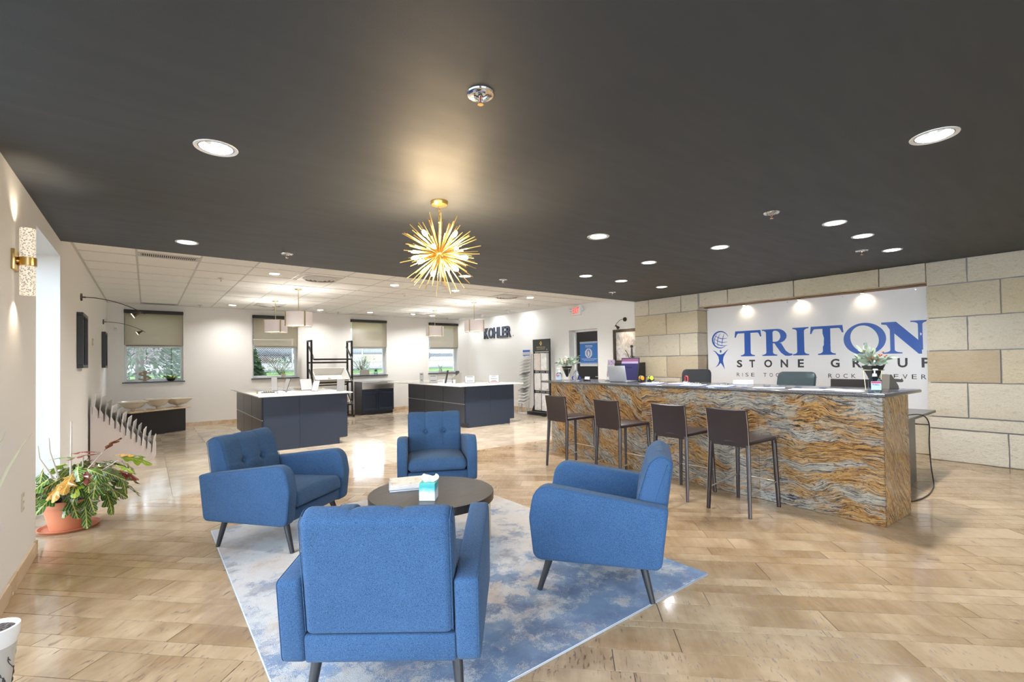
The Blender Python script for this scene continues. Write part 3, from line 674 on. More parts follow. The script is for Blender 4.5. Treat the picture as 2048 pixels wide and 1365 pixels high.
# holes for the cans: cut the slabs with real openings
def punch(o, holes, z0, z1):
    b = MB()
    for x, y, r in holes: b.cyl((x, y, z0), (x, y, z1), r, None, 24)
    c = b.build('cutter', None, None, False)
    md = o.modifiers.new('b', 'BOOLEAN'); md.object = c; md.operation = 'DIFFERENCE'; md.solver = 'EXACT'
    dg = bpy.context.evaluated_depsgraph_get(); me = bpy.data.meshes.new_from_object(o.evaluated_get(dg)); o.modifiers.clear()
    old = o.data; o.data = me; nm = old.name; bpy.data.meshes.remove(old); me.name = nm
    cm = c.data; bpy.data.objects.remove(c); bpy.data.meshes.remove(cm)
DL = [(.318, 3.15, 'warm', 'downlight in the black ceiling left of the gold chandelier'), (3.56, .604, 'cool', 'large bright downlight at the right, nearest of the black ceiling lights'),
      (.325, 5.733, 'warm', 'downlight in the black ceiling near the slotted vent'), (3.62, 3.19, 'warm', 'downlight in the black ceiling right of the gold chandelier'),
      (5.10, 1.585, 'cool', 'downlight over the counter near the second sprinkler, first of its row of three'), (5.90, 1.585, 'cool', 'middle downlight of the row of three above the near counter end'), (6.985, 1.59, 'cool', 'downlight beside the stone lintel, last of the row of three'),
      (5.114, 2.708, 'cool', 'downlight above the two nearest bar stools'), (5.135, 3.673, 'cool', 'downlight above the second bar stool'), (5.158, 4.799, 'cool', 'downlight above the far left end of the counter'),
      (5.963, 4.792, 'cool', 'small downlight above the laptop, middle of the far row'), (7.059, 4.797, 'cool', 'downlight nearest the left limestone pier'), (3.67, 5.796, 'warm', 'downlight at the black ceiling edge, behind the chandelier spikes')]
holes = []
for x, y, k, lb in DL:
    downlight(x, y, ZD, .112 if y < 5 and x < 4 else .10, lb, 'downlights in the black ceiling', M['lens'] if k == 'warm' else M['lenscool'], LAMP*(1.8 if x > 4 else .8))
    holes.append((x, y, .085))
ce = bpy.data.objects['ceiling']; punch(ce, holes, ZD-.05, ZD+.12)
WL = [(1.55, 7.886, 'downlight in the tiled ceiling, front row, left of the island lamps'), (1.57, 12.496, 'downlight in the tiled ceiling between the two left windows'), (2.06, 8.002, 'second downlight of the front row in the tiled ceiling'),
      (3.53, 12.53, 'downlight in the tiled ceiling above the black display rack'), (4.83, 12.49, 'downlight in the tiled ceiling above the sink cabinet'), (6.03, 12.3, 'downlight in the tiled ceiling left of the rightmost window'),
      (3.51, 7.897, 'downlight in the tiled ceiling left of the chandelier'), (4.76, 7.877, 'downlight in the tiled ceiling below the chandelier'), (6.67, 7.874, 'downlight in the tiled ceiling near the exit sign'), (6.72, 12.436, 'downlight in the tiled ceiling in front of the rightmost window')]
th = []
for x, y, lb in WL:
    downlight(x, y, ZW, .085, lb, 'downlights in the tiled ceiling', M['lens'], LAMP*(4.2 if y < 9 else 1.25)); th.append((x, y, .066))
for o in [o for o in bpy.data.objects if o.name.startswith('ceiling_tile') and o.parent is cw or o.name.startswith('grid_bar') or o.name == 'deck']:
    xs = [v.co.x for v in o.data.vertices]; ys = [v.co.y for v in o.data.vertices]
    hit = [h for h in th if min(xs)-.07 < h[0] < max(xs)+.07 and min(ys)-.07 < h[1] < max(ys)+.07]
    if hit: punch(o, hit, ZW-.05, ZW+.125)
# wall washers on the letters wall
for i, (x, y, lb) in enumerate([(7.75, 10.1, 'adjustable wall washer nearest the sample stands'), (7.8, 11.45, 'adjustable wall washer right of the raised letters'), (7.85, 12.75, 'adjustable wall washer in the far right corner')]):
    t = thing('wall_washer', lb, 'ceiling light', (x, y, ZW), 0, 'wall washers over the letters wall')
    b = MB(); b.lathe([(.05, 0), (.09, -.004), (.09, .002)], seg=20); b.build('trim_ring', M['white'], t)
    b = MB(); b.cyl((-.02, 0, .0), (.035, 0, -.06), .05, .055, 16); b.build('lamp_head', M['white'], t)
    b = MB(); b.cyl((.035, 0, -.0601), (.0362, 0, -.0615), .046, None, 16); b.build('lens', M['lens'], t)
    ld = bpy.data.lights.new('lamp', 'SPOT'); ld.energy = 32; ld.spot_size = 2.5; ld.spot_blend = .8; ld.shadow_soft_size = .05; lo = bpy.data.objects.new('lamp', ld); COL.objects.link(lo); lo.parent = t; lo.location = (.045, 0, -.07); lo.rotation_euler = (0, -.75, 0)

def sprinkler(x, y, z, label, group, r=.065):
    t = thing('sprinkler', label, 'sprinkler', (x, y, z), 0, group)
    b = MB(); b.lathe([(r*.4, -.004), (r*.46, -.012), (r*.55, -.008), (r*.95, -.006), (r, 0)], seg=28); b.lathe([(0, .0), (r*.42, -.002)], seg=20); b.build('escutcheon', M['chrome'], t)
    b = MB(); b.cyl((0, 0, 0), (0, 0, -.02), .011, .009, 12)
    for s in (-1, 1): b.tube([(s*.01, 0, -.018), (s*.014, 0, -.032), (s*.004, 0, -.048)], .0025, 6)
    b.build('frame_arms', M['chrome'], t)
    b = MB(); b.cyl((0, 0, -.02), (0, 0, -.046), .003, None, 8); b.build('red_bulb', mat('sprinkler_fluid', (.5, .02, .03), .1), t)
    b = MB(); b.cyl((0, 0, -.048), (0, 0, -.051), .014, None, 12); b.build('deflector', M['brass'], t)
sprs = [(1.235, 1.795, 'chrome sprinkler nearest the camera, behind the chandelier'), (4.276, 1.796, 'chrome sprinkler in the black ceiling above the nearest bar stool'), (1.253, 5.713, 'chrome sprinkler at the black ceiling edge, left of the chandelier'),
        (4.299, 5.71, 'chrome sprinkler at the black ceiling edge, right of the chandelier'), (6.703, 1.812, 'sprinkler among the row of three downlights near the lintel'), (6.809, 5.684, 'sprinkler in the corner of black ceiling nearest the exit sign')]
for x, y, lb in sprs: sprinkler(x, y, ZD, lb, 'sprinklers in the black ceiling')
for x, y, lb in [(.939, 8.73, 'tiled ceiling sprinkler nearest the slotted vents'), (.964, 12.8, 'tiled ceiling sprinkler right of the leftmost window'), (4.07, 12.8, 'tiled ceiling sprinkler above the black display rack'), (4.105, 8.76, 'tiled ceiling sprinkler just left of the chandelier'), (7.385, 8.767, 'tiled ceiling sprinkler left of the exit sign'), (7.42, 12.8, 'tiled ceiling sprinkler above the rightmost window')]:
    sprinkler(x, y, ZW, lb, 'sprinklers in the tiled ceiling', .05)
def linvent(y0, y1, label):
    t = thing('slotted_vent', label, 'air vent', (0, 0, ZW), 0, 'slotted vents in the tiled ceiling'); x0, x1 = -.083, .548
    b = MB(); b.box(x0, x1, y0, y0+.03, -.008, .002); b.box(x0, x1, y1-.03, y1, -.008, .002); b.box(x0, x0+.03, y0+.03, y1-.03, -.008, .002); b.box(x1-.03, x1, y0+.03, y1-.03, -.008, .002); b.build('frame', M['grid'], t, False)
    b = MB(); b.box(x0+.03, x1-.03, y0+.03, y1-.03, -.0005, .0); b.build('shade_sheet', M['vent'], t, False)  # dark sheet in place of the shade behind the slats
    ms = None
    for k in range(27):
        if ms is None: b = MB(); b.box(-.005, .005, y0+.03, y1-.03, -.008, -.001); o = b.build('slat', M['grid'], t, False); ms = o.data
        else: o = bpy.data.objects.new('slat', ms); COL.objects.link(o); o.parent = t
        o.location = (x0+.04+k*.0213, 0, 0)
linvent(7.23, 7.47, 'white slotted vent at the black ceiling edge'); linvent(12.90, 13.15, 'white slotted vent above the leftmost window')
for x, y, lb in [(2.255, 12.02, 'round ceiling diffuser behind the left pair of lamps'), (2.237, 7.94, 'round ceiling diffuser nearest the black ceiling, left of the chandelier'), (6.10, 7.975, 'round ceiling diffuser above the sample stands'), (6.16, 11.95, 'round ceiling diffuser near the rightmost window')]:
    t = thing('air_diffuser', lb, 'air vent', (x, y, ZW), 0, 'round diffusers in the tiled ceiling')
    b = MB(); b.box(-.30, .30, -.30, .30, -.004, .0, .002, 1); b.build('plate', M['grid'], t)
    for k in range(4):
        r = .26-k*.06; b = MB(); b.lathe([(r, -.004), (r+.002, -.010-k*.004), (r-.035, -.03-k*.006), (r-.04, -.026-k*.006)], seg=28); b.build('ring', M['grid'], t)
    b = MB(); b.lathe([(0, -.0045), (.22, -.0045)], seg=24); b.build('shade_sheet', M['vent'], t)  # dark disc in place of the shade between the rings

# ---- gold starburst chandelier
t = thing('chandelier', 'gold starburst chandelier with lit bulbs hanging from the black ceiling', 'chandelier', (1.803, 3.206, 2.248))
b = MB(); b.lathe([(0, .372), (.03, .372), (.062, .38), (.066, .392), (.066, .408), (0, .408)], seg=28); b.build('canopy', M['gold'], t)
b = MB()
for k in range(4):
    c = Vector((0, 0, .352-k*.028)); a = k*PI/2; b.tube([c+Vector((.009*math.cos(q)*math.cos(a), .009*math.cos(q)*math.sin(a), .019*math.sin(q))) for q in [2*PI*i/10 for i in range(10)]], .0028, 6, True)
b.build('chain', M['gold'], t)
b = MB(); b.cyl((0, 0, .25), (0, 0, .04), .009, None, 10); b.sph((0, 0, .247), .014, 10, 6); b.build('stem', M['gold'], t)
b = MB(); b.sph((0, 0, 0), .045, 18, 12); b.build('hub', M['gold'], t)
R_, U_, F_ = Vector((.789, -.615, 0)), Vector((0, 0, 1)), Vector((.615, .789, 0))
bl = []
for px, py, s in [(490, 600, -1), (480, 672, 1), (800, 605, -1), (778, 685, 1), (605, 775, -1), (365, 835, -1), (905, 835, -1), (450, 905, -1), (520, 968, 1), (765, 915, 1), (805, 970, -1), (675, 905, 1)]:
    dx, dz = (px-628)*.000747, (790-py)*.000747; q = max(.0, .04-dx*dx-dz*dz); bl.append((R_*dx+U_*dz+F_*s*math.sqrt(q)))
ms = None; mb_ = None
for d in bl:
    d.normalize(); qt = d.to_track_quat('Z', 'Y')
    if ms is None:
        b = MB(); b.cyl((0, 0, .04), (0, 0, .165), .006, None, 8); b.cyl((0, 0, .135), (0, 0, .165), .010, None, 10); o = b.build('lamp_holder', M['gold'], t); ms = o.data
        b = MB(); b.lathe([(0, .166), (.009, .167), (.016, .185), (.0165, .198), (.011, .216), (0, .224)], seg=12); o2 = b.build('bulb', M['bulb'], t); mb_ = o2.data
    else:
        o = bpy.data.objects.new('lamp_holder', ms); o2 = bpy.data.objects.new('bulb', mb_)
        for q in (o, o2): COL.objects.link(q); q.parent = t
    for q in (o, o2): q.rotation_mode = 'QUATERNION'; q.rotation_quaternion = qt
ms = None; rnd = random.Random(5)
for k in range(165):
    z = 1-2*(k+.5)/165; a = k*2.399963+rnd.uniform(-.15, .15); q = math.sqrt(1-z*z); d = Vector((q*math.cos(a), q*math.sin(a), z+rnd.uniform(-.06, .06))).normalized()
    if d.z > .96 or max(d.dot(v) for v in bl) > .985: continue
    if ms is None: b = MB(); b.cyl((0, 0, .04), (0, 0, 1), .0034, .0034, 6); o = b.build('rod', M['gold'], t); ms = o.data
    else: o = bpy.data.objects.new('rod', ms); COL.objects.link(o); o.parent = t
    L = rnd.choice((.318, .31, .325, .25, .27, .22)); o.rotation_mode = 'QUATERNION'; o.rotation_quaternion = d.to_track_quat('Z', 'Y'); o.scale = (1, 1, L)

# ---- drum pendants over the islands
def pendant(x, y, label, rz):
    t = thing('pendant_lamp', label, 'pendant lamp', (x, y, 2.105), rz, 'drum pendants over the islands')
    top = ZW-2.105; R = .235
    b = MB(); b.lathe([(0, top-.02), (.055, top-.02), (.065, top-.008), (.065, top), (0, top)], seg=24); b.build('canopy', M['palebrass'], t)
    b = MB(); b.cyl((0, 0, .27), (0, 0, top-.015), .007, None, 10); b.build('stem', M['palebrass'], t)
    b = MB(); b.lathe([(R, .01), (R, .265), (R-.004, .265), (R-.004, .01), (R, .01)], seg=40); b.build('shade', M['shade'], t)
    b = MB(); b.lathe([(0, .03), (R-.01, .03), (R-.01, .035), (0, .035)], seg=32); b.build('diffuser', M['diffuser'], t)
    for k in range(4):
        a = k*PI/2; c, s = math.cos(a), math.sin(a); b = MB(); b.box(R-.001, R+.012, -.012, .012, .0, .275, .002, 1, RZ(a)); b.build('post', M['palebrass'], t)
    for z in (.002, .272):
        b = MB(); b.box(-R, R, -.008, .008, z-.004, z+.004); b.box(-.008, .008, -R, R, z-.0039, z+.0039); b.build('cross_bar', M['palebrass'], t, False)
    b = MB(); b.cyl((0, 0, -.012), (0, 0, .0), .02, .03, 14); b.build('finial', M['palebrass'], t)
    ld = bpy.data.lights.new('lamp', 'POINT'); ld.energy = 24; ld.color = (1, .92, .82); ld.shadow_soft_size = .05; lo = bpy.data.objects.new('lamp', ld); COL.objects.link(lo); lo.parent = t; lo.location = (0, 0, .17)
pendant(2.215, 9.23, 'near drum pendant over the left island', .2); pendant(2.212, 11.18, 'far drum pendant over the left island', .2)
pendant(6.095, 11.157, 'far drum pendant over the right island', .35); pendant(6.042, 9.163, 'near drum pendant over the right island, beside the raised letters', .5)

# =================================================================== LOUNGE
t = thing('area_rug', 'blue and cream abstract area rug under the lounge chairs', 'rug', (.43, 1.648, 0)); RW, RL = 2.43, 3.07
M['rug'] = mat('abstract_rug_pile', (.6, .58, .56), .95, spec=.1, sheen=.2); g = NT(M['rug']); v = g.coord(kind='Object')
w = g.n('ShaderNodeVectorMath', {0: v, 1: g.n('ShaderNodeVectorMath', {0: g.noise(v, 26, 3, .7).outputs['Color'], 1: (.09, .09, 0)}, operation='MULTIPLY').outputs[0]}, operation='ADD').outputs[0]
a = g.noise(w, 3.3, 9, .76, .2); c = g.noise(g.n('ShaderNodeMapping', {'Vector': w, 'Location': (5, 3, 0)}).outputs[0], 2.2, 8, .72); f_ = g.noise(v, 240, 2, .8)
sep = g.n('ShaderNodeSeparateXYZ', {0: v})
near = g.math('MULTIPLY', g.math('SUBTRACT', 1.55, sep.outputs['Y']), .085)
base_ = g.ramp(c.outputs[0], [(.38, (.46, .37, .31)), (.47, (.55, .505, .47)), (.55, (.55, .55, .555)), (.64, (.26, .26, .285))])
bm_ = g.ramp(g.math('ADD', g.math('ADD', a.outputs[0], near), g.math('MULTIPLY', g.math('SUBTRACT', f_.outputs[0], .5), .40)), [(.535, (0, 0, 0)), (.60, (.95, .95, .95))])
bl_ = g.ramp(g.noise(w, 6, 3).outputs[0], [(.35, (.028, .09, .235)), (.6, (.10, .21, .39))])
g.base(g.mix(g.math('MULTIPLY', f_.outputs[0], .3), g.mix(bm_, base_, bl_), (.50, .50, .50))); g.bump(f_.outputs[0], .8, .006)
b = MB()
N1, N2 = 60, 76; V = []; F = []
for i in range(N1+1):
    for j in range(N2+1): V.append((RW*i/N1, RL*j/N2, .012))
for i in range(N1):
    for j in range(N2): q = i*(N2+1)+j; F.append((q, q+N2+1, q+N2+2, q+1))
me = bpy.data.meshes.new('pile'); me.from_pydata(V, [], F); link('pile', me, M['rug'], t)
b = MB(); b.box(0, RW, 0, RL, .0005, .0118); b.build('backing', M['paper'], t, False)
M['binding'] = mat('pale_rug_binding', (.40, .45, .52), .8)
b = MB(); b.tube([(0, 0, .006), (RW, 0, .006), (RW, RL, .006), (0, RL, .006)], .0058, 8, True); b.build('binding', M['binding'], t)

def make_armchair():
    t = thing('armchair', '', 'armchair', (0, 0, 0), 0, 'blue armchairs around the coffee table')
    prof = rpoly([(-.382, .218, .045), (-.425, .562, .022), (.335, .662, .115), (.372, .46, .2), (.345, .212, .055)], 6)
    Mx = basis((0, 0, 0), (0, 1, 0), (0, 0, 1))
    for s in (-1, 1):
        b = MB(); b.prism(prof, .292 if s > 0 else -.39, .39 if s > 0 else -.292, Mx, .02, 3); arm = b.build('arm', M['blue'], t, True, 60)
        b = MB(); q = inset(prof, .001); 
        b.tube([(s*.384, y, z) for y, z in inset(prof, .0045)], .0022, 4, True); b.build('seam', M['blue'], arm)
    b = MB(); b.prism(rpoly([(-.38, .222, .02), (-.394, .340, .012), (.33, .312, .012), (.322, .222, .02)], 3), -.293, .293, Mx, .006, 2); b.build('seat_frame', M['blue'], t, True, 50)
    # seat cushion
    b = MB(); n = 20; loops = []
    base = rpoly([(-.27, .318, .02), (-.27, .42, .03), (.352, .435, .05), (.368, .325, .03)], 5)
    for i in range(n+1):
        u = i/n; x = -.289+.578*u; e = min(u, 1-u)*.578; ins = .03*(1-math.sqrt(max(0, 1-(1-min(1, e/.03))**2))); dome = .018*math.sin(PI*u)
        loops.append([Vector((x, y, z+(dome*max(0, min(1, (z-.40)/.03)) if z > .40 else 0))) for y, z in inset(base, ins)])
    b.loft(loops); b.build('seat_cushion', M['blue'], t, True, 60)
    # tufted back: profile lofted across the width
    P = rpoly([(-.398, .347, .012), (-.460, .800, .03), (-.385, .846, .05), (-.315, .790, .09), (-.255, .60, .2), (-.232, .43, .08), (-.255, .347, .02)], 7)
    dense = []
    for i in range(len(P)):
        a_, c_ = Vector(P[i]), Vector(P[(i+1) % len(P)]); k = max(1, int((c_-a_).length/.016))
        for j in range(k): dense.append(tuple(a_.lerp(c_, j/k)))
    n = 64; loops = []
    nrm = []
    for i in range(len(dense)):
        d = Vector(dense[(i+1) % len(dense)])-Vector(dense[i-1]); d.normalize(); nrm.append(Vector((d.y, -d.x)))
    if nrm[0].x*0+1 and sum(dense[i-1][0]*dense[i][1]-dense[i][0]*dense[i-1][1] for i in range(len(dense))) > 0: nrm = [-v for v in nrm]
    for i in range(n+1):
        u = i/n; x = -.291+.582*u; e = min(u, 1-u)*.582; ins = .035*(1-math.sqrt(max(0, 1-(1-min(1, e/.035))**2)))
        L = []
        for (y, z), nv in zip(inset(dense, ins), nrm):
            front = max(0, min(1, (y-(-.44+.02*(z<.5)))/.05)) if y > -.44 else 0
            if y < -.38 and z < .80: front = 0
            dd = 0
            for sx in (-.098, .098): dd += .007*math.exp(-((x-sx)/.008)**2)+.010*math.exp(-((x-sx)/.05)**2)*.5
            zt = .625
            lowf = max(0, min(1, (z-.38)/.08))
            fr2 = 1 if (y > -.36 and z < .80) else 0
            dd += fr2*.007*math.exp(-((z-zt)/.008)**2)
            for sx in (-.098, .098): dd += fr2*(.03*math.exp(-(((x-sx)**2+(z-zt)**2)/.030**2)))
            dd *= front*lowf
            L.append(Vector((x, y+nv.x*dd, z+nv.y*dd)))
        loops.append(L)
    b = MB(); b.loft(loops); bk = b.build('backrest', M['blue'], t, True, 70)
    for sx in (-.098, .098):
        b = MB(); b.sph((sx, -.262-.018, .625), .011, 12, 8, (1, .6, 1)); b.build('button', M['blue'], bk)
    for sx in (-.285, .285): b = MB(); b.tube([(sx, y, z) for y, z in inset(P, .008)], .0022, 4, True); b.build('piping', M['blue'], bk)
    for sx in (-1, 1):
        for sy in (-1, 1):
            b = MB(); top = Vector((sx*.282, sy*.265-.01, .226)); bot = Vector((sx*.306, sy*.33, 0)); b.cyl(bot, top, .0155, .0235, 16); b.build('leg', M['blackwood'], t)
    return t
def heading(fx, fy): return math.atan2(fy, fx)-PI/2     # local +y -> (fx,fy)
ch = make_armchair()
ch.location = (.950, 2.077, .012); ch.rotation_euler = (0, 0, heading(.617, .787)); ch['label'] = 'blue armchair nearest the camera, seen from behind'
dup(ch, (.876, 4.205, .012), heading(.63, -.775), 'blue armchair at the left, turned right with a shaded seat')
dup(ch, (2.325, 2.09, .012), heading(-.584, .812), 'blue armchair at the right, seen from the side, turned to the left')
dup(ch, (2.41, 4.42, .012), heading(-.438, -.899), 'blue armchair on the far side of the coffee table, facing the camera')

t = thing('coffee_table', 'round dark wood coffee table with brass legs in the middle of the rug', 'table', (1.705, 3.20, .012), .3)
b = MB(); b.lathe([(0, .358), (.464, .358), (.466, .360), (.466, .412), (.464, .414), (0, .414)], seg=72); b.build('table_top', M['espresso'], t)
for k in range(4):
    a = k*PI/2-.68; b = MB(); b.box(.425, .45, -.02, .02, 0, .3575, .003, 1, RZ(a)); b.build('leg', M['palebrass'], t)
for a in (-.68, -.68+PI/2):
    b = MB(); b.box(-.43, .43, -.018, .018, .0 if a < 0 else .0005, .02 if a < 0 else .0205, .003, 1, RZ(a)); b.build('base_bar', M['palebrass'], t)
TZ = .4265
# magazines, bottom to top
def magazine(loc, rz, w, h, th, cover, label, band=None):
    t = thing('magazine', label, 'magazine', loc, rz, 'magazines stacked on the coffee table')
    b = MB(); b.box(-w/2, w/2, -h/2, h/2, .001, th-.001); b.build('pages', M['paper'], t, False)
    b = MB(); b.box(-w/2-.001, w/2, -h/2-.001, h/2+.001, th-.001, th); b.box(-w/2-.001, w/2, -h/2-.001, h/2+.001, 0, .001); b.box(-w/2-.0015, -w/2, -h/2-.001, h/2+.001, 0, th); b.build('cover', cover, t, False)
    if band: b = MB(); b.box(-w*.3, w*.35, h*.18, h*.34, th, th+.0004); b.build('title_band', band, t, False)
def mottled(name, cs, sc=9):
    m_ = mat(name, cs[0], .35); g = NT(m_); n_ = g.noise(g.coord(kind='Object'), sc, 4, .6, .8); g.base(g.ramp(n_.outputs[0], [(.3+.4*i/(len(cs)-1), c) for i, c in enumerate(cs)])); return m_
mrz = math.atan2(-.17, .29)-.0
covA = mottled('photo_cover', [(.35, .27, .20), (.62, .53, .44), (.72, .66, .60), (.25, .22, .22)])
dk = mat('dark_cover', (.03, .03, .035), .3)
magazine((1.625, 3.43, TZ), -.38, .30, .235, .012, dk, 'dark covered magazine at the bottom of the stack on the coffee table')
magazine((1.622, 3.435, TZ+.0125), -.40, .29, .23, .011, M['paper'], 'plain white magazine second from the bottom of the stack')
magazine((1.63, 3.45, TZ+.024), -.36, .28, .215, .008, mottled('grey_cover', [(.7, .7, .7), (.5, .48, .46)]), 'pale grey magazine in the middle of the stack')
magazine((1.66, 3.49, TZ+.0325), -.33, .29, .22, .006, covA, 'magazine with a beige interior photo, top of the stack', M['paper'])
t = thing('tissue_box', 'teal and white tissue box on the coffee table', 'tissue box', (1.594, 3.040, TZ), math.atan2(-.073, .086))
M['ombre'] = mat('teal_watercolour_card', (.8, .85, .87), .5); g = NT(M['ombre']); v = g.coord(kind='Object'); z_ = g.n('ShaderNodeSeparateXYZ', {0: v}).outputs['Z']; n_ = g.noise(v, 14, 4, .6)
g.base(g.ramp(g.math('ADD', g.math('MULTIPLY', z_, 8), g.math('MULTIPLY', g.math('SUBTRACT', n_.outputs[0], .5), .55)), [(.42, (.78, .83, .85)), (.55, (.28, .62, .68)), (.72, (.06, .40, .42)), (.95, (.10, .45, .40))]))
b = MB(); b.box(-.0565, .0565, -.0565, .0565, 0, .122, .002, 1); b.build('box', M['ombre'], t)
b = MB(); V = []
n = 14; loops = []
for k in range(7):
    f = k/6; L = []
    for i in range(n):
        a = 2*PI*i/n; r = (.028+.022*math.sin(f*PI*.8))*(1+.3*math.cos(3*a+f*2)); L.append(Vector((r*math.cos(a)*1.15+.018*f, r*math.sin(a)*.55*(1-.55*f)+.006*math.sin(4*a), .118+.052*f+.010*math.cos(2*a)*f)))
    loops.append(L)
b.loft(loops); b.build('tissue', M['paper'], t, True, 80)

# =================================================================== RECEPTION COUNTER
CA = math.atan2(.998, .0567)-PI/2                           # counter turned by a few degrees
ct = thing('reception_counter', 'long reception counter faced with swirled gold granite', 'counter', (4.746, 1.172, 0), CA)
# local: +y along the counter, +x away from the stools
CLN, CD, CZ = 4.25, .612, 1.058
cuts = [0, 1.02, 2.48, CLN]
for i in range(3):
    b = MB(); b.box(0, .03, cuts[i]+.0008, cuts[i+1]-.0008, .002, CZ, .0015, 1); b.build('front_panel', M['gran_b'] if i == 0 else (M['gran_b'] if i == 1 else M['gran_a']), ct)
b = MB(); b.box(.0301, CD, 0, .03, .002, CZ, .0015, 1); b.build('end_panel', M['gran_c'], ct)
b = MB(); b.box(.0301, CD, CLN-.03, CLN, .002, CZ, .0015, 1); b.build('end_panel', M['gran_a'], ct)
b = MB(); b.box(CD-.02, CD, .031, CLN-.031, .002, CZ); b.box(.031, CD-.021, .031, CLN-.031, .5, .52); b.build('carcass', M['black'], ct, False)
b = MB(); b.prism(rpoly([(-.045, -.035, .012), (.87, -.035, .02), (.87, 4.46, .012), (-.045, 4.46, .012)], 4), CZ+.001, CZ+.033, None, .014, 4); b.build('counter_top', M['gtop'], ct, True, 50)
CT = CZ+.034
t = thing('reception_desk', 'grey low desk behind the near counter end', 'desk', (5.46, 1.32, 0)); dg_ = mat('taupe_desk_laminate', (.095, .088, .078), .3)
b = MB(); b.box(0, 1.97, 0, .85, .715, .745, .003, 1); b.build('desk_top', dg_, t)
b = MB(); b.box(.94, 1.325, .065, .085, 0, .714); b.build('side_panel', dg_, t, False)
b = MB(); b.box(.05, .07, .08, .8, 0, .714); b.build('side_panel', dg_, t, False)
b = MB(); b.box(1.305, 1.325, .086, .8, 0, .714); b.build('side_panel', dg_, t, False)
# cords
def cord(name, label, pts, r=.006):
    cs = []; P = [Vector(p) for p in pts]
    for i in range(len(P)-1):
        p0, p1, p2, p3 = P[max(i-1, 0)], P[i], P[i+1], P[min(i+2, len(P)-1)]
        for k in range(6):
            s = k/6; cs.append(.5*((2*p1)+(p2-p0)*s+(2*p0-5*p1+4*p2-p3)*s*s+(3*p1-p0-3*p2+p3)*s**3))
    cs.append(P[-1]); b = MB(); b.tube(cs, r, 6); o = b.build(name, M['black'], None); return tag(o, label, 'cord')
cord('power_cord', 'black cord looping from the low desk down to the floor by the counter end', [(6.1, 1.55, .755), (6.35, 1.40, .762), (6.62, 1.30, .755), (6.72, 1.255, .66), (6.68, 1.25, .45), (6.68, 1.24, .2), (6.66, 1.22, .03), (6.45, 1.19, .007), (6.1, 1.17, .007), (5.75, 1.22, .007), (5.55, 1.35, .007)])
cord('cable', 'short thin cord curled on the floor by the counter end', [(5.62, 1.32, .006), (5.66, 1.24, .006), (5.60, 1.205, .006), (5.50, 1.22, .006)], .004)

def make_stool():
    t = thing('bar_stool', '', 'bar stool', (0, 0, 0), 0, 'brown leather stools along the counter')
    # +x forward (towards counter), y lateral
    w = .19; loops = []
    for f in [i/8 for i in range(9)]:
        z = .605+.325*f; x = -.245-.02*f-.03*max(0, f-.5)**1.0; c = .012*math.sin(PI*f)
        loops.append([Vector((x+dx+.012*(1-(yy/w)**2), yy, z+(.012*(abs(yy)/w)**2 if f > .99 else 0))) for dx, yy in [(-.011, -w), (-.013, -w*.5), (-.013, 0), (-.013, w*.5), (-.011, w), (.011, w), (.013, w*.5), (.013, 0), (.013, -w*.5), (.011, -w)]])
    b = MB(); b.loft(loops); bk = b.build('backrest', M['leather'], t, True, 50)
    b = MB()
    for s in (-1, 1): b.tube([(-.245-.02*f-.03*max(0, f-.5)+(-.011), s*(w+.0005), .605+.325*f) for f in [i/8 for i in range(9)]], .0016, 4)
    b.build('stitching', M['stitch'], bk)
    b = MB(); b.prism(rpoly([(-.25, -.19, .01), (.255, -.195, .02), (.255, .195, .02), (-.25, .19, .01)], 3), .628, .664, None, .012, 3); b.build('seat', M['leather'], t, True, 50)
    for sx, sy in ((-1, -1), (-1, 1), (1, -1), (1, 1)):
        top = Vector((sx*.237, sy*.175, .63)); bot = Vector((sx*.26-(.012 if sx < 0 else 0), sy*.195, 0)); M_ = None
        d = (top-bot); b = MB(); q = d.to_track_quat('Z', 'Y').to_matrix().to_4x4(); q.translation = bot
        b.loft([[Vector((x*.0145, y*.0145, 0)) for x, y in rpoly([(-1, -1, .4), (1, -1, .4), (1, 1, .4), (-1, 1, .4)], 2)], [Vector((x*.019, y*.019, d.length)) for x, y in rpoly([(-1, -1, .4), (1, -1, .4), (1, 1, .4), (-1, 1, .4)], 2)]], M=q)
        lg = b.build('leg', M['leather'], t, True, 40)
        b = MB(); b.tube([bot+Vector((-.0155, sy*.0125, .01)), top+Vector((-.0195, sy*.016, -.03))], .0013, 4); b.build('stitching', M['stitch'], lg)
        b = MB(); b.cyl(bot+Vector((0, 0, .0)), bot+Vector((0, 0, .006)), .013, None, 10); b.build('foot_cap', M['black'], lg)
    for p, q in (((-.262, -.188, .20), (.256, -.188, .24)), ((-.262, .188, .20), (.256, .188, .24)), ((.252, -.188, .24), (.252, .188, .24))):
        b = MB(); b.cyl(p, q, .0065, None, 8); b.build('footrest', M['steel'], t)
    return t
st = make_stool()
lbs = ['brown leather bar stool nearest the camera, fourth from the left', 'brown leather bar stool third from the left, behind the right armchair', 'brown leather bar stool second from the left', 'brown leather bar stool at the far left end of the counter']
for i, (x, y, a) in enumerate([(4.42, 2.165, -.03), (4.44, 2.795, .02), (4.455, 3.60, -.06), (4.50, 4.50, -.04)]):
    if i == 0: st.location = (x, y, 0); st.rotation_euler = (0, 0, a); st['label'] = lbs[0]
    else: dup(st, (x, y, 0), a, lbs[i])

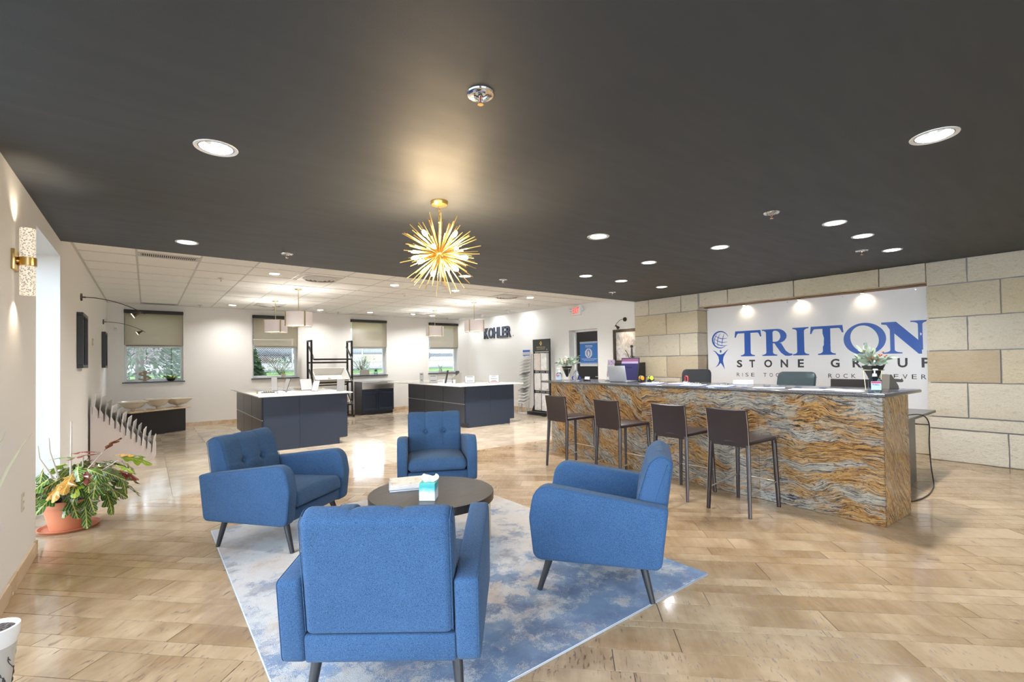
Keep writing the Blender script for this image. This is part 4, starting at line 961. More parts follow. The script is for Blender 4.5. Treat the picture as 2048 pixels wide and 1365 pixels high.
# =================================================================== BANNER AND WALL LETTERS
def stroke(pts, ws):
    P = [Vector(p) for p in pts]; L = []; R = []
    for i, p in enumerate(P):
        d = P[min(i+1, len(P)-1)]-P[max(i-1, 0)]; d.normalize(); n = Vector((-d.y, d.x)); w = ws[i]/2 if isinstance(ws, (list, tuple)) else ws/2
        L.append(tuple(p+n*w)); R.append(tuple(p-n*w))
    return L+R[::-1]
def arc(cx, cy, rx, ry, a0, a1, n=28): return [(cx+rx*math.cos(a0+(a1-a0)*k/n), cy+ry*math.sin(a0+(a1-a0)*k/n)) for k in range(n+1)]
def serif_stem(u, sw, w, y0, y1, t=.035, bt=True, tp=True):
    """stem with bracketed slab serifs"""
    L = []; h = sw/2
    def foot(sgn, yb, dr):
        x1 = w/2; pts = []
        for k in range(7):
            a = k/6*PI/2; pts.append((sgn*(x1-(x1-h)*math.sin(a)), yb+dr*(t*.55+(t*1.3)*(1-math.cos(a)))))
        return [(sgn*x1, yb)]+pts
    if bt: L += [(-p[0], p[1]) for p in foot(1, y0, 1)][::-1][::-1]
    else: L += [(-h, y0)]
    out = []
    # right side upwards, then left side downwards
    rt = foot(1, y0, 1) if bt else [(h, y0)]
    tr = foot(1, y1, -1)[::-1] if tp else [(h, y1)]
    tl = foot(-1, y1, -1) if tp else [(-h, y1)]
    lb = foot(-1, y0, 1)[::-1] if bt else [(-h, y0)]
    out = rt+tr+tl+lb
    return [(u+x, y) for x, y in out]

bn = thing('banner', 'white vinyl company banner with blue serif lettering hung in the stone niche', 'banner', (XN-.005, 4.89, .59))
Mb = basis((0, 0, 0), (0, -1, 0), (0, 0, 1))    # u to the right along -y, v up
BH = 1.785; BWD = 3.38
V = []; F = []; NU, NV = 60, 16
def rip(u, v): return .006*math.sin(u*5.1+.4*math.sin(v*3))+.004*math.sin(u*13+1)+.0025*math.sin(v*9+u*4)
for i in range(NU+1):
    for j in range(NV+1):
        u = BWD*i/NU; v = BH*j/NV; V.append((.02+rip(u, v), -u, v))
for i in range(NU):
    for j in range(NV): q = i*(NV+1)+j; F.append((q, q+1, q+NV+2, q+NV+1))
me = bpy.data.meshes.new('vinyl'); me.from_pydata(V, [], F); o = link('vinyl', me, M['banner'], bn)
def onbanner(bms, name, m_, lift=.0012):
    b = MB()
    for x in bms: b.merge(x)
    bmesh.ops.triangulate(b.bm, faces=b.bm.faces[:])
    for it in range(3):
        es = [e for e in b.bm.edges if abs(e.verts[0].co.x-e.verts[1].co.x) > .09]
        if es: bmesh.ops.subdivide_edges(b.bm, edges=es, cuts=1); bmesh.ops.triangulate(b.bm, faces=b.bm.faces[:])
    for v in b.bm.verts: u, w = v.co.x, v.co.y; v.co = Vector((.02+rip(u, w)-lift-v.co.z, -u, w))
    return b.build(name, m_, bn, False)
def at2(bm, x, y): bmesh.ops.transform(bm, matrix=T(x, y, 0), verts=bm.verts); return bm
U0 = 4.89; Zb = .59
def UV(Y, Z): return (U0-Y, Z-Zb)
u0, yb = UV(4.355, 1.432); yt = yb+.468; E_ = .0004
def shp(*loops): return curve_mesh([list(L) for L in loops], E_)
def tee(u, w):
    c = u+w/2; y1 = yt
    S = [shp(serif_stem(c, .112, .255, yb, y1, .035, True, False))]
    bar = [(u+.012, y1), (u+w-.012, y1), (u+w, y1-.118), (u+w-.022, y1-.118)]
    br = [(u+w-.022-.045*k/5, y1-.118+.075*(1-(1-k/5)**2)) for k in range(1, 6)]; bl = [(2*c-x, y) for x, y in br[::-1]]
    S.append(shp(bar+br+bl+[(u+.022, y1-.118), (u, y1-.118)])); return S
letters = tee(u0, .487)
# R
r0 = u0+.499; letters.append(shp(serif_stem(r0+.125, .112, .25, yb, yt)))
letters.append(shp([(r0+.15, yt)]+arc(r0+.25, yt-.125, .155, .125, PI/2, -PI/2)+[(r0+.15, yt-.25)], [(r0+.17, yt-.03)]+arc(r0+.225, yt-.127, .082, .096, PI/2, -PI/2)+[(r0+.17, yt-.222)]))
letters.append(shp([(r0+.20, yt-.235), (r0+.315, yt-.25), (r0+.385, yb+.085), (r0+.44, yb+.04), (r0+.49, yb+.03), (r0+.487, yb+.006), (r0+.44, yb-.006), (r0+.375, yb-.002), (r0+.31, yb+.05), (r0+.24, yb+.16)]))
letters.append(shp(serif_stem(u0+1.122, .112, .25, yb, yt)))
letters += tee(u0+1.268, .475)
oc = (u0+2.01, yb+.234); letters.append(shp(arc(oc[0], oc[1], .268, .246, 0, 2*PI, 48)[:-1], [(oc[0]+.178*math.cos(a)*1-.04*math.sin(a)*.6, oc[1]+.208*math.sin(a)) for a in [2*PI*k/48 for k in range(48)]]))
n0 = u0+2.225; n1 = u0+2.775
letters.append(shp(serif_stem(n0+.125, .052, .23, yb, yt, .03, True, False))); letters.append(shp([(n0, yt), (n0+.175, yt), (n1-.09, yb+.15), (n1-.09, yb-.008), (n1-.125, yb-.008), (n0+.10, yt-.115), (n0+.06, yt-.04), (n0, yt-.03)]))
letters.append(shp(serif_stem(n1-.102, .05, .215, yb+.05, yt, .03, False, True)))
for grp in (letters[0:2], letters[2:5], letters[5:6], letters[6:8], letters[8:9], letters[9:12]): onbanner(grp, 'letter', M['logo'])
s0, sb = UV(4.322, 1.228); S2 = []
for ch_, Y in (('S', 4.322), ('T', 4.085), ('O', 3.828), ('N', 3.555), ('E', 3.285), ('G', 2.80), ('R', 2.505), ('O', 2.22), ('U', 1.95), ('P', 1.678)):
    x, y = UV(Y, 1.228); w = {'S': .105, 'T': .10, 'O': .135, 'N': .115, 'E': .095, 'G': .125, 'R': .112, 'U': .115, 'P': .10}[ch_]; S2.append(at2(text_bm(ch_, w, .138, .028, E_), x, y))
for q_ in S2: onbanner([q_], 'letter', M['ink'])
S3 = []
def spaced(s, Y0, Y1, z, h, bold=0):
    ad = {'I': .25, ' ': 1.0, '.': .35}; tot = sum(ad.get(c, 1.0)+.75 for c in s)-.75; k = (Y0-Y1)/tot; u = 0
    for c in s:
        a = ad.get(c, 1.0)
        if c != ' ':
            x, y = UV(Y0-u*k, z); bm = text_bm(c, (a*k*.92 if c not in 'I.' else a*k*.5), h if c != '.' else h*.15, bold, E_); S3.append(at2(bm, x, y))
        u += a+.75
spaced('RISE TOGETHER. ROCK FOREVER', 4.327, 1.625, 1.062, .066)
for q_ in S3: onbanner([q_], 'letter', M['ink'])
x, y = UV(1.585, 1.46)
onbanner([shp(arc(x, y, .028, .028, 0, 2*PI, 20)[:-1], arc(x, y, .023, .023, 0, 2*PI, 20)[:-1]), at2(text_bm('R', .02, .03, 0, E_), x-.01, y-.015)], 'trade_mark', M['logo'])
gx_, gy_ = UV(4.628, 1.757); R0 = .157; G = []
pp = arc(gx_, gy_, R0, R0, .35, 5.35, 44); G.append(shp(stroke(pp, [.004+.026*math.sin(PI*k/44)**.8 for k in range(45)])))
for dx in (-.085, -.02, .05): G.append(shp(stroke([(gx_+dx*math.cos(a)*1.0+.03*a, gy_+.135*math.sin(a)*1) if 0 else (gx_+dx-.035*(1-(a/1.2)**2)*(1 if dx < 0 else .2)+.02*a, gy_+.118*a/1.2) for a in [-1.2+2.4*k/14 for k in range(15)]], [.004+.010*math.sin(PI*k/14) for k in range(15)])))
for dy in (-.085, -.02, .05): G.append(shp(stroke([(gx_-.125+.26*k/14, gy_+dy+.045-.09*k/14-.035*math.sin(PI*k/14)+.02*(k/14)) for k in range(15)], [.004+.010*math.sin(PI*k/14) for k in range(15)])))
mx, my = UV(4.628, 1.19)
G.append(shp(arc(mx+.0, my+.345, .018, .026, 0, 2*PI, 16)[:-1]))
G.append(shp([(mx-.165, my+.372), (mx-.10, my+.345), (mx-.045, my+.295), (mx, my+.285), (mx+.05, my+.30), (mx+.10, my+.345), (mx+.158, my+.388), (mx+.105, my+.325), (mx+.055, my+.245), (mx+.04, my+.165), (mx+.055, my+.09), (mx+.075, my-.0), (mx+.03, my+.075), (mx-.005, my+.125), (mx-.05, my+.075), (mx-.115, my+.035), (mx-.06, my+.095), (mx-.035, my+.165), (mx-.05, my+.245), (mx-.105, my+.325)]))
onbanner(G, 'globe_emblem', M['logo'])
for Y in (4.87, 4.10, 3.42, 2.61, 1.72):
    b = MB(); b.cyl((.018, -(U0-Y)-.0, BH-.03), (.010, -(U0-Y), BH-.03), .012, None, 12); b.build('eyelet', M['steel'], bn)
for Y, lb in ((4.11, 'left spotlight above the banner under the stone lintel'), (3.20, 'middle spotlight above the banner under the stone lintel'), (2.325, 'right spotlight above the banner under the stone lintel')):
    t = thing('picture_spotlight', lb, 'spotlight', (XN-.10, Y, 2.384), 0, 'spotlights above the banner')
    b = MB(); b.box(-.02, .02, -.09, .09, -.012, 0, .003, 1); b.build('mount', M['bronze'], t)
    b = MB(); b.cyl((0, .0, -.01), (0, .0, -.028), .022, .026, 14); b.build('lamp_head', M['bronze'], t)
    b = MB(); b.cyl((0, 0, -.0281), (0, 0, -.030), .021, None, 14); b.build('lens', M['spotlens'], t)
    ld = bpy.data.lights.new('lamp', 'SPOT'); ld.energy = 4; ld.color = (1, .82, .6); ld.spot_size = 2.3; ld.spot_blend = 1; ld.shadow_soft_size = .02; lo = bpy.data.objects.new('lamp', ld); COL.objects.link(lo); lo.parent = t; lo.location = (.03, 0, -.033); lo.rotation_euler = (0, -.5, 0)
b = MB(); b.box(XN-.15, XN+.06, 1.56, 4.86, 2.375, 2.386); struct('trim_2', b, mat('brown_lintel_trim', (.22, .12, .06), .6), 'thin brown strip under the stone lintel')

kh = thing('wall_lettering', 'raised dark slate letters on the white right wall', 'sign', (XK, 12.26, 2.125))
Y0 = 12.26; spans = [('K', 0, .29), ('O', .285, .60), ('H', .62, .88), ('L', .905, 1.08), ('E', 1.10, 1.27), ('R', 1.285, 1.40)]
fx = [0, .245, .515, .78, .955, 1.16, 1.40]; lw = [.235, .26, .235, .16, .185, .225]
for i, c in enumerate('KOHLER'):
    bm = text_bm(c, lw[i], .335, .026, .02); b = MB(); b.merge(bm, basis((-.021, -fx[i], .0), (0, -1, 0), (0, 0, 1))); b.build('letter', M['kohler'], kh, False)
b = MB(); b.merge(text_bm('®', .04, .04, 0, .001), basis((-.002, -1.45, .02), (0, -1, 0), (0, 0, 1))); b.build('letter', M['ink'], kh, False)

t = thing('exit_sign', 'lit red exit sign with two emergency lamps on the right wall', 'exit sign', (XK, 8.185, 2.645))
b = MB(); b.box(-.055, 0, -.15, .15, -.12, .12, .006, 2); b.build('housing', M['white'], t)
b = MB(); b.merge(text_bm('EXIT', .205, .15, .02, .001), basis((-.057, .105, -.075), (0, -1, 0), (0, 0, 1))); b.build('lettering', mat('lit_red_letters', (.8, .05, .04), .5, emis=(1, .10, .07), es=.8), t, False)
for s in (-1, 1): b = MB(); b.cyl((-.02, s*.155, .03), (-.06, s*.21, .02), .03, .042, 16); b.build('lamp_head', M['steel'], t)

pt = thing('door_poster', 'blue stop hand poster fixed to the black door', 'poster', (8.698, 8.345, 1.255)); pb = mat('poster_blue', (.03, .14, .42), .45)
PW, PH = .585, .615
Mp = basis((0, 0, 0), (0, -1, 0), (0, 0, 1)); b = MB(); b.box(0, PW, 0, PH, 0, .0015, M=Mp); b.build('sheet', M['paper'], pt, False)
b = MB(); b.box(0, PW, .085, PH-.045, .0016, .0022, M=Mp); b.build('blue_field', pb, pt, False)
b = MB()
for y in (.052, PH-.04):
    for k in range(13): x = .005+k*.045; b.loft([[Vector((x, y, .0016)), Vector((x+.022, y, .0016)), Vector((x+.042, y+.03, .0016)), Vector((x+.02, y+.03, .0016))], [Vector((x, y, .0022)), Vector((x+.022, y, .0022)), Vector((x+.042, y+.03, .0022)), Vector((x+.02, y+.03, .0022))]], M=Mp)
b.build('hazard_stripes', pb, pt, False)
b = MB(); b.merge(text_bm('TRITON', .24, .045, .02, .0003), Mp @ T(.18, .48, .0025)); b.merge(text_bm('STONE GROUP', .2, .012, 0, .0003), Mp @ T(.2, .463, .0025)); 
octo = [(.295+.125*math.cos(PI/8+k*PI/4), .325+.125*math.sin(PI/8+k*PI/4)) for k in range(8)]; inn = arc(.295, .325, .068, .092, 0, 2*PI, 28)[:-1]; b.merge(curve_mesh([octo, inn], .0003), Mp @ T(0, 0, .0025)); b.build('white_print', M['paper'], pt, False)
b = MB(); b.merge(curve_mesh([rpoly([(.262, .25, .02), (.315, .25, .02), (.345, .34, .008), (.332, .345, .006), (.318, .315, .004), (.318, .385, .006), (.306, .387, .006), (.304, .33, .002), (.302, .40, .006), (.29, .402, .006), (.288, .33, .002), (.285, .392, .006), (.273, .39, .006), (.272, .33, .002), (.268, .37, .006), (.256, .368, .006)], 2)], .0003), Mp @ T(0, 0, .0028)); b.build('hand_symbol', M['paper'], pt, False)
b = MB()
for w, y in ((.5, .185), (.44, .165), (.34, .14)):
    x = (PW-w)/2; rr = random.Random(int(w*100))
    while x < (PW+w)/2: l_ = rr.uniform(.02, .05); b.box(x, x+l_, y, y+.007, .0025, .0028, M=Mp); x += l_+.008
b.build('small_print', M['paper'], pt, False)
t = thing('framed_picture', 'large dark framed pale landscape picture on the right wall, half hidden by the limestone', 'picture', (XK, 7.04, 1.33))
b = MB(); Mq = basis((0, 0, 0), (0, -1, 0), (0, 0, 1))
for x0, x1, y0, y1 in ((0, .85, 0, .06), (0, .85, .70, .76), (0, .06, .06, .70), (.79, .85, .06, .70)): b.box(x0, x1, y0, y1, .002, .05, .004, 1, Mq)
b.build('frame', M['bronze'], t)
fallm = mottled('pale_landscape_print', [(.75, .74, .73), (.45, .40, .36), (.80, .79, .78), (.66, .60, .46), (.6, .66, .78)], 5); b = MB(); b.box(.061, .789, .061, .699, .003, .012, M=Mq); b.build('print', fallm, t, False)
def armlamp(x, y, z, d, label, reach=.6, along=0.0):
    """thin bowed arm from a wall plate with a small spot at its tip; d=+1 bows towards +x"""
    t = thing('picture_lamp', label, 'picture lamp', (x, y, z), 0, 'bow arm picture lamps')
    b = MB(); b.cyl((0, 0, 0), (d*.018, 0, 0), .048, None, 20); b.cyl((d*.018, 0, 0), (d*.05, 0, 0), .009, None, 10); b.build('wall_plate', M['bronze'], t)
    pts = [(d*(.03+reach*f), along*f, .02*math.sin(PI*f*.4)*1-.20*f*f) for f in [k/14 for k in range(15)]]; b = MB(); b.tube(pts, .0055, 6); b.build('arm', M['bronze'], t)
    e = Vector(pts[-2]); b = MB(); b.cyl(e, e+Vector((-d*.045, 0, -.03)), .014, .02, 12); b.cyl(e+Vector((-d*.045, 0, -.03)), e+Vector((-d*.085, 0, -.055)), .022, .038, 14); b.build('lamp_head', M['bronze'], t)
    b = MB(); b.cyl(e+Vector((-d*.0851, 0, -.0551)), e+Vector((-d*.0872, 0, -.0565)), .033, None, 14); b.build('lens', M['spotlens'], t)
    ld = bpy.data.lights.new('lamp', 'SPOT'); ld.energy = 7; ld.color = (1, .8, .6); ld.spot_size = 1.5; ld.spot_blend = 1; ld.shadow_soft_size = .02; lo = bpy.data.objects.new('lamp', ld); COL.objects.link(lo); lo.parent = t; lo.location = e+Vector((-d*.092, 0, -.06)); lo.rotation_euler = Vector((-d*.85, 0, -.55)).to_track_quat('-Z', 'Y').to_euler()
armlamp(XK, 6.72, 2.31, -1, 'bow arm lamp over the pale landscape picture on the right wall', .42, -.08)

# =================================================================== THINGS ON AND BEHIND THE COUNTER
t = thing('laptop', 'open silver laptop seen from behind on the far counter end', 'laptop', (5.20, 4.27, CT), -.05)
b = MB(); b.box(.0, .23, -.16, .16, 0, .016, .004, 2); b.build('base', M['steel'], t)
b = MB(); b.box(-.004, .004, -.16, .16, 0, .218, .003, 2, T(.0, 0, .012) @ RY(-.18)); sc_ = b.build('screen_lid', mat('silver_lid', (.55, .56, .58), .35, .6), t)
b = MB(); b.box(-.0046, -.0041, -.022, .022, .11, .113, M=T(0, 0, .012) @ RY(-.18)); b.box(-.0046, -.0041, -.02, .02, .10, .103, M=T(0, 0, .012) @ RY(-.18)); b.build('lid_emblem', M['steel'], sc_, False)
t = thing('display_board', 'black framed purple and blue board leaning behind the laptop', 'display board', (5.56, 4.37, CT), -.05)
Mr = RY(.17); b = MB(); b.box(-.01, .0, -.17, .17, 0, .34, .003, 1, Mr); b.build('frame', M['black'], t)
b = MB(); b.box(-.0115, -.0101, -.155, .155, .012, .255, M=Mr); b.build('blue_panel', mat('violet_blue_panel', (.020, .018, .08), .4), t, False)
b = MB(); b.box(-.0115, -.0101, -.155, .155, .255, .285, M=Mr); b.build('pale_stripe', mat('pale_violet', (.30, .24, .33), .4), t, False)
b = MB(); b.box(-.0115, -.0101, -.155, .155, .285, .325, M=Mr); b.build('plum_stripe', mat('plum', (.17, .06, .13), .4), t, False)
b = MB(); b.box(.04, .06, -.05, .05, 0, .2, M=RY(-.1)); b.build('easel_strut', M['black'], t, False)
t = thing('brochure_stand', 'small dark photo card in a clear stand left of the purple board', 'brochure stand', (5.45, 4.62, CT), .3)
b = MB(); b.box(-.004, .0, -.06, .06, 0, .32, M=RY(.2)); b.box(-.06, .10, -.06, .06, 0, .005); b.build('holder', M['acrylic'], t, False)
b = MB(); b.box(-.0065, -.0045, -.055, .055, .06, .315, M=RY(.2)); b.build('card', mottled('dark_photo_card', [(.05, .04, .06), (.25, .18, .22), (.06, .06, .14)], 18), t, False)
def note(x, y, c, lb):
    t = thing('tape_dispenser', lb, 'tape dispenser', (x, y, CT), -.1); b = MB(); b.box(-.05, .05, -.022, .022, 0, .03, .008, 2); b.box(-.03, .03, -.022, .022, .02, .085, .02, 3); b.build('body', M['black'], t)
    b = MB(); b.cyl((0, -.024, .05), (0, .024, .05), .030, None, 20); b.build('tape_roll', c, t)
note(5.45, 4.06, mat('orange_tape', (.75, .28, .04), .5), 'tape dispenser with an orange roll beside the laptop'); note(5.52, 3.96, mat('yellow_tape', (.62, .72, .05), .5), 'tape dispenser with a yellow green roll beside the laptop')
t = thing('stapler', 'red stapler on the counter right of the first clipboard', 'stapler', (5.50, 3.40, CT), .9); rd = mat('red_plastic', (.5, .02, .02), .35)
b = MB(); b.tube([(-.05, 0, .004), (-.05, 0, .07), (-.03, 0, .085), (.03, 0, .085), (.05, 0, .07), (.05, 0, .004)], .007, 8); b.build('handle_loop', rd, t); b = MB(); b.box(-.06, .06, -.02, .02, 0, .012, .004, 1); b.build('base', M['black'], t)
def clipboard(x, y, rz, lb):
    t = thing('clipboard', lb, 'clipboard', (x, y, CT), rz, 'clipboards with forms on the counter')
    b = MB(); b.box(-.115, .115, -.16, .16, 0, .004, .001, 1); b.build('board', M['bluepaper'], t)
    b = MB(); b.box(-.105, .105, -.15, .14, .004, .0075); b.build('forms', M['paper'], t, False)
    b = MB(); b.box(-.045, .045, .125, .155, .0076, .013, .003, 1); b.tube([(-.03, .14, .012), (-.02, .12, .03), (.02, .12, .03), (.03, .14, .012)], .004, 6); b.cyl((-.045, .14, .016), (.045, .14, .016), .008, None, 10); b.build('clip', M['chrome'], t)
clipboard(5.08, 3.62, -1.25, 'clipboard with forms nearest the laptop'); clipboard(5.22, 3.30, -1.45, 'clipboard behind the red stapler, second from the laptop'); clipboard(4.98, 2.99, -1.35, 'clipboard third from the laptop, near the black mesh chair'); clipboard(4.97, 2.66, -1.4, 'clipboard farthest from the laptop, in front of the banner edge')
solo('card_box', MB().box(-.06, .06, -.09, .09, 0, .05, .002, 1), M['paper'], 'small white box behind the last clipboard', 'box', (5.48, 2.66, CT), -.1)
def sheets(name, x, y, rz, w, h, lb, m_, th=.004): solo(name, MB().box(-w/2, w/2, -h/2, h/2, 0, th), m_, lb, 'paper', (x, y, CT), rz)
sheets('brochure', 4.98, 2.16, .3, .20, .28, 'pale brochure on the counter, left of the scattered papers', mottled('grey_brochure', [(.6, .6, .62), (.3, .3, .33), (.8, .8, .8)], 12))
sheets('brochure', 5.10, 2.02, -.2, .10, .21, 'dark small leaflet beside the pale brochure', M['ink'], .003)
sheets('paper_sheet', 4.95, 1.80, .15, .21, .28, 'white paper sheet in front of the green office chair', M['paper'], .002); sheets('paper_sheet', 5.03, 1.55, -.3, .21, .28, 'printed sheet next to the hand sanitizer', mottled('printed_sheet', [(.82, .82, .82), (.6, .6, .62), (.85, .85, .85)], 30), .003); sheets('paper_sheet', 4.90, 1.44, .1, .12, .2, 'small white slip nearest the counter corner', M['paper'], .0025)
def sanitizer(x, y, rz, lb, full):
    t = thing('hand_sanitizer', lb, 'sanitizer bottle', (x, y, CT), rz, 'pump bottles of hand sanitizer')
    b = MB(); b.loft([[Vector((px*k, py*k, z)) for px, py in rpoly([(-.027, -.045, .015), (.027, -.045, .015), (.027, .045, .015), (-.027, .045, .015)], 3)] for z, k in ((0, .92), (.006, 1), (.10, 1), (.118, .8), (.128, .42), (.134, .36))]); b.build('bottle', M['gel'], t)
    b = MB(); b.cyl((0, 0, .134), (0, 0, .158), .018, .015, 14); b.cyl((0, 0, .158), (0, 0, .188), .006, None, 10); b.box(-.05, .012, -.011, .011, .186, .2, .005, 2); b.build('pump', M['white'], t)
    b = MB(); b.box(-.0279, -.0275, -.036, .036, .02, .092); lb_ = b.build('label', mat('pale_blue_label', (.55, .68, .85), .4), t, False)
    b = MB(); b.box(-.0285, -.028, -.034, .034, .076, .09); b.build('red_band', mat('red_band', (.65, .05, .10), .4), lb_, False)
    b = MB(); b.merge(text_bm('PURELL', .05, .013, .02, .0002), basis((-.0286, .025, .058), (0, -1, 0), (0, 0, 1))); b.build('lettering', mat('purple_print', (.10, .05, .3), .5), lb_, False)
sanitizer(4.985, 5.23, 0, 'sanitizer pump bottle at the far left counter end', 1); sanitizer(4.915, 1.262, .55, 'sanitizer pump bottle at the near counter corner', 1)
def leafshape(L, w, fold=.15, n=5):
    """pointed oval leaf along +x"""
    V = []; F = []
    for k in range(n+1):
        f = k/n; x = L*f; hw = w*math.sin(PI*min(1, f*.96+.02))**.8; z = -.25*L*f*f
        V += [(x, -hw, z+fold*hw), (x, 0, z), (x, hw, z+fold*hw)]
    for k in range(n): a = 3*k; F += [(a, a+3, a+4, a+1), (a+1, a+4, a+5, a+2)]
    me = bpy.data.meshes.new('leaf'); me.from_pydata(V, [], F); return me
def orient(o, p, d, roll=0, s=1):
    d = Vector(d).normalized(); q = d.to_track_quat('X', 'Z'); o.rotation_mode = 'QUATERNION'; o.rotation_quaternion = q @ Matrix.Rotation(roll, 3, 'X').to_quaternion(); o.location = p; o.scale = (s, s, s)
def arrangement(x, y, lb, seed, tall):
    rnd = random.Random(seed); t = thing('planter', lb, 'planter', (x, y, CT), .1, 'cone planters on the counter')
    zt = .222; b = MB(); b.lathe([(0, .055), (.012, .058), (.085, zt), (.083, zt), (.078, zt-.01), (0, zt-.01)], seg=4 if tall else 24); b.build('cone_pot', M['black'], t, not tall)
    b = MB(); 
    for a in (0, 2.1, 4.2): b.tube([(.075*math.cos(a), .075*math.sin(a), zt-.04), (.06*math.cos(a), .06*math.sin(a), .004)], .0035, 6)
    b.tube([(.077*math.cos(k*PI/10), .077*math.sin(k*PI/10), zt-.038) for k in range(20)], .0045, 6, True); b.build('brass_stand', M['palebrass'], t)
    me1 = leafshape(.085, .016); me1.materials.append(M['sage']); me2 = leafshape(.07, .02); me2.materials.append(M['paleleaf'])
    bs = MB(); stems = []
    for k in range(11):
        a = rnd.random()*2*PI; h = rnd.uniform(.05, .15)+(.05 if tall and k == 4 else 0); r = rnd.uniform(.05, .17); pts = [Vector((r*f*f*math.cos(a), r*f*f*math.sin(a)*1.15, zt-.01+h*f)) for f in [i/6 for i in range(7)]]; bs.tube(pts, .0022, 5); stems.append(pts)
    bs.build('stems', M['sage'], t)
    for pts in stems:
        for i in range(2, 7):
            for s in ((-1, 1) if i % 2 or not tall else (1,)):
                d = (pts[min(6, i+1)]-pts[i-1]).normalized()+Vector((rnd.gauss(0, .5), rnd.gauss(0, .5), rnd.gauss(0, .35))); o = bpy.data.objects.new('leaf', me1); COL.objects.link(o); o.parent = t; orient(o, pts[i], d, rnd.random()*6, rnd.uniform(.7, 1.15))
    heads = [(.0, .05, .07), (-.03, .045, .115), (-.03, -.02, .05)] if tall else [(0, -.02, .06)]
    for hx, hy, hz in heads:
        for k in range(16):
            a = k*2.4; d = (math.cos(a)*.7, math.sin(a)*.7, .3+.9*(k/16)); o = bpy.data.objects.new('flower_petal', me2); COL.objects.link(o); o.parent = t; orient(o, (hx, hy, zt+hz), d, 0, .72)
    mb = None
    for k in range(16):
        a = rnd.random()*2*PI; r = rnd.uniform(.04, .12); p = (r*math.cos(a), r*math.sin(a), zt+rnd.uniform(.03, .13))
        if mb is None: b = MB(); b.sph((0, 0, 0), .008, 8, 6); o = b.build('berry', M['berry'], t); mb = o.data
        else: o = bpy.data.objects.new('berry', mb); COL.objects.link(o); o.parent = t
        o.location = p
arrangement(5.16, 5.235, 'black cone planter with grey green sprigs at the far left counter end', 4, False); arrangement(5.14, 1.33, 'black planter with cream flower sprigs at the near counter corner', 8, True)
t = thing('glass_award', 'clear and blue crystal award on the far counter end', 'award', (5.10, 4.98, CT), .4); cb = mat('cobalt_glass', (.02, .05, .45), .05, trans=.6); cg = mat('crystal', (.9, .93, .97), .02, trans=.9)
b = MB(); b.box(-.04, .04, -.06, .06, 0, .016, .004, 2); b.build('base', cg, t)
b = MB(); b.loft([[Vector((x*k, y*k*1, z)) for x, y in arc(0, 0, .014, .045, 0, 2*PI, 16)[:-1]] for z, k in ((.017, .3), (.05, .75), (.10, 1), (.14, .75), (.175, .1))]); b.build('flame', cg, t)
b = MB(); b.tube([(0, -.055, .017), (0, -.062, .05), (0, -.05, .075)], .01, 8); b.tube([(0, .055, .017), (0, .062, .05), (0, .05, .075)], .01, 8); b.build('blue_wings', cb, t)
t = thing('card_holder', 'black business card holder with white cards', 'card holder', (5.28, 4.93, CT), 0)
b = MB(); b.box(-.03, .03, -.05, .05, 0, .02, .003, 1); b.build('holder', M['black'], t); b = MB(); b.box(-.012, .002, -.045, .045, .012, .06, M=RY(.25)); b.build('cards', M['paper'], t, False)
# behind the counter
def office_chair(x, y, rz, lb, m_, kind):
    t = thing('office_chair', lb, 'office chair', (x, y, 0), rz)
    top = 1.20 if kind != 'mesh' else 1.235; w = .25 if kind != 'mesh' else .22
    loops = []
    for f in (0, .1, .2, .3, .4, .5, .6, .7, .8, .87, .91, .94, .965, .985, 1):
        z = .56+(top-.56)*f; ww = w*(.92+.08*min(1, f*1.6))*(1 if f < .87 else 1-.24*(1-math.sqrt(max(0, 1-((f-.87)/.13)**2)))); y0 = -.24-.10*f*f; th = .045 if kind != 'mesh' else .016
        loops.append([Vector((px*ww, y0+py*th+.05*(px*px)*(.6), z)) for px, py in [(-1, -.2), (-.9, -.8), (-.45, -1), (0, -1), (.45, -1), (.9, -.8), (1, -.2), (.95, .6), (.5, .9), (0, .8), (-.5, .9), (-.95, .6)]])
    b = MB(); b.loft(loops); b.build('backrest', m_, t, True, 70)
    b = MB(); b.prism(rpoly([(-.25, -.24, .08), (.25, -.24, .08), (.24, .25, .09), (-.24, .25, .09)], 5), .43, .52, None, .03, 3); b.build('seat', m_, t, True, 60)
    for s in (-1, 1): b = MB(); b.tube([(s*.26, -.12, .46), (s*.31, -.08, .5), (s*.31, -.05, .66), (s*.30, .12, .68)], .018, 8); b.build('armrest', M['black'], t)
    b = MB(); b.cyl((0, 0, .10), (0, 0, .43), .028, None, 12); b.build('gas_column', M['black'], t)
    for k in range(5):
        a = k*2*PI/5; b = MB(); b.tube([(0, 0, .12), (.15*math.cos(a), .15*math.sin(a), .10), (.30*math.cos(a), .30*math.sin(a), .075)], .02, 8, rs=[.026, .022, .016]); lg = b.build('base_arm', M['black'], t)
        b = MB(); b.cyl((.30*math.cos(a)-.02*math.sin(a), .30*math.sin(a)+.02*math.cos(a), .03), (.30*math.cos(a)+.02*math.sin(a), .30*math.sin(a)-.02*math.cos(a), .03), .03, None, 12); b.build('castor', M['black'], lg)
M['teal'] = mat('dark_teal_leather', (.022, .042, .048), .45); 
office_chair(6.55, 3.95, 1.9, 'black mesh office chair behind the clipboards', mat('black_mesh', (.012, .012, .014), .7), 'mesh')
office_chair(6.75, 2.71, 1.50, 'dark green leather office chair in front of the banner', M['teal'], 'exec')
t = thing('monitor', 'dark computer monitor seen from behind, next to the near planter', 'monitor', (5.88, 1.63, .746), .12)
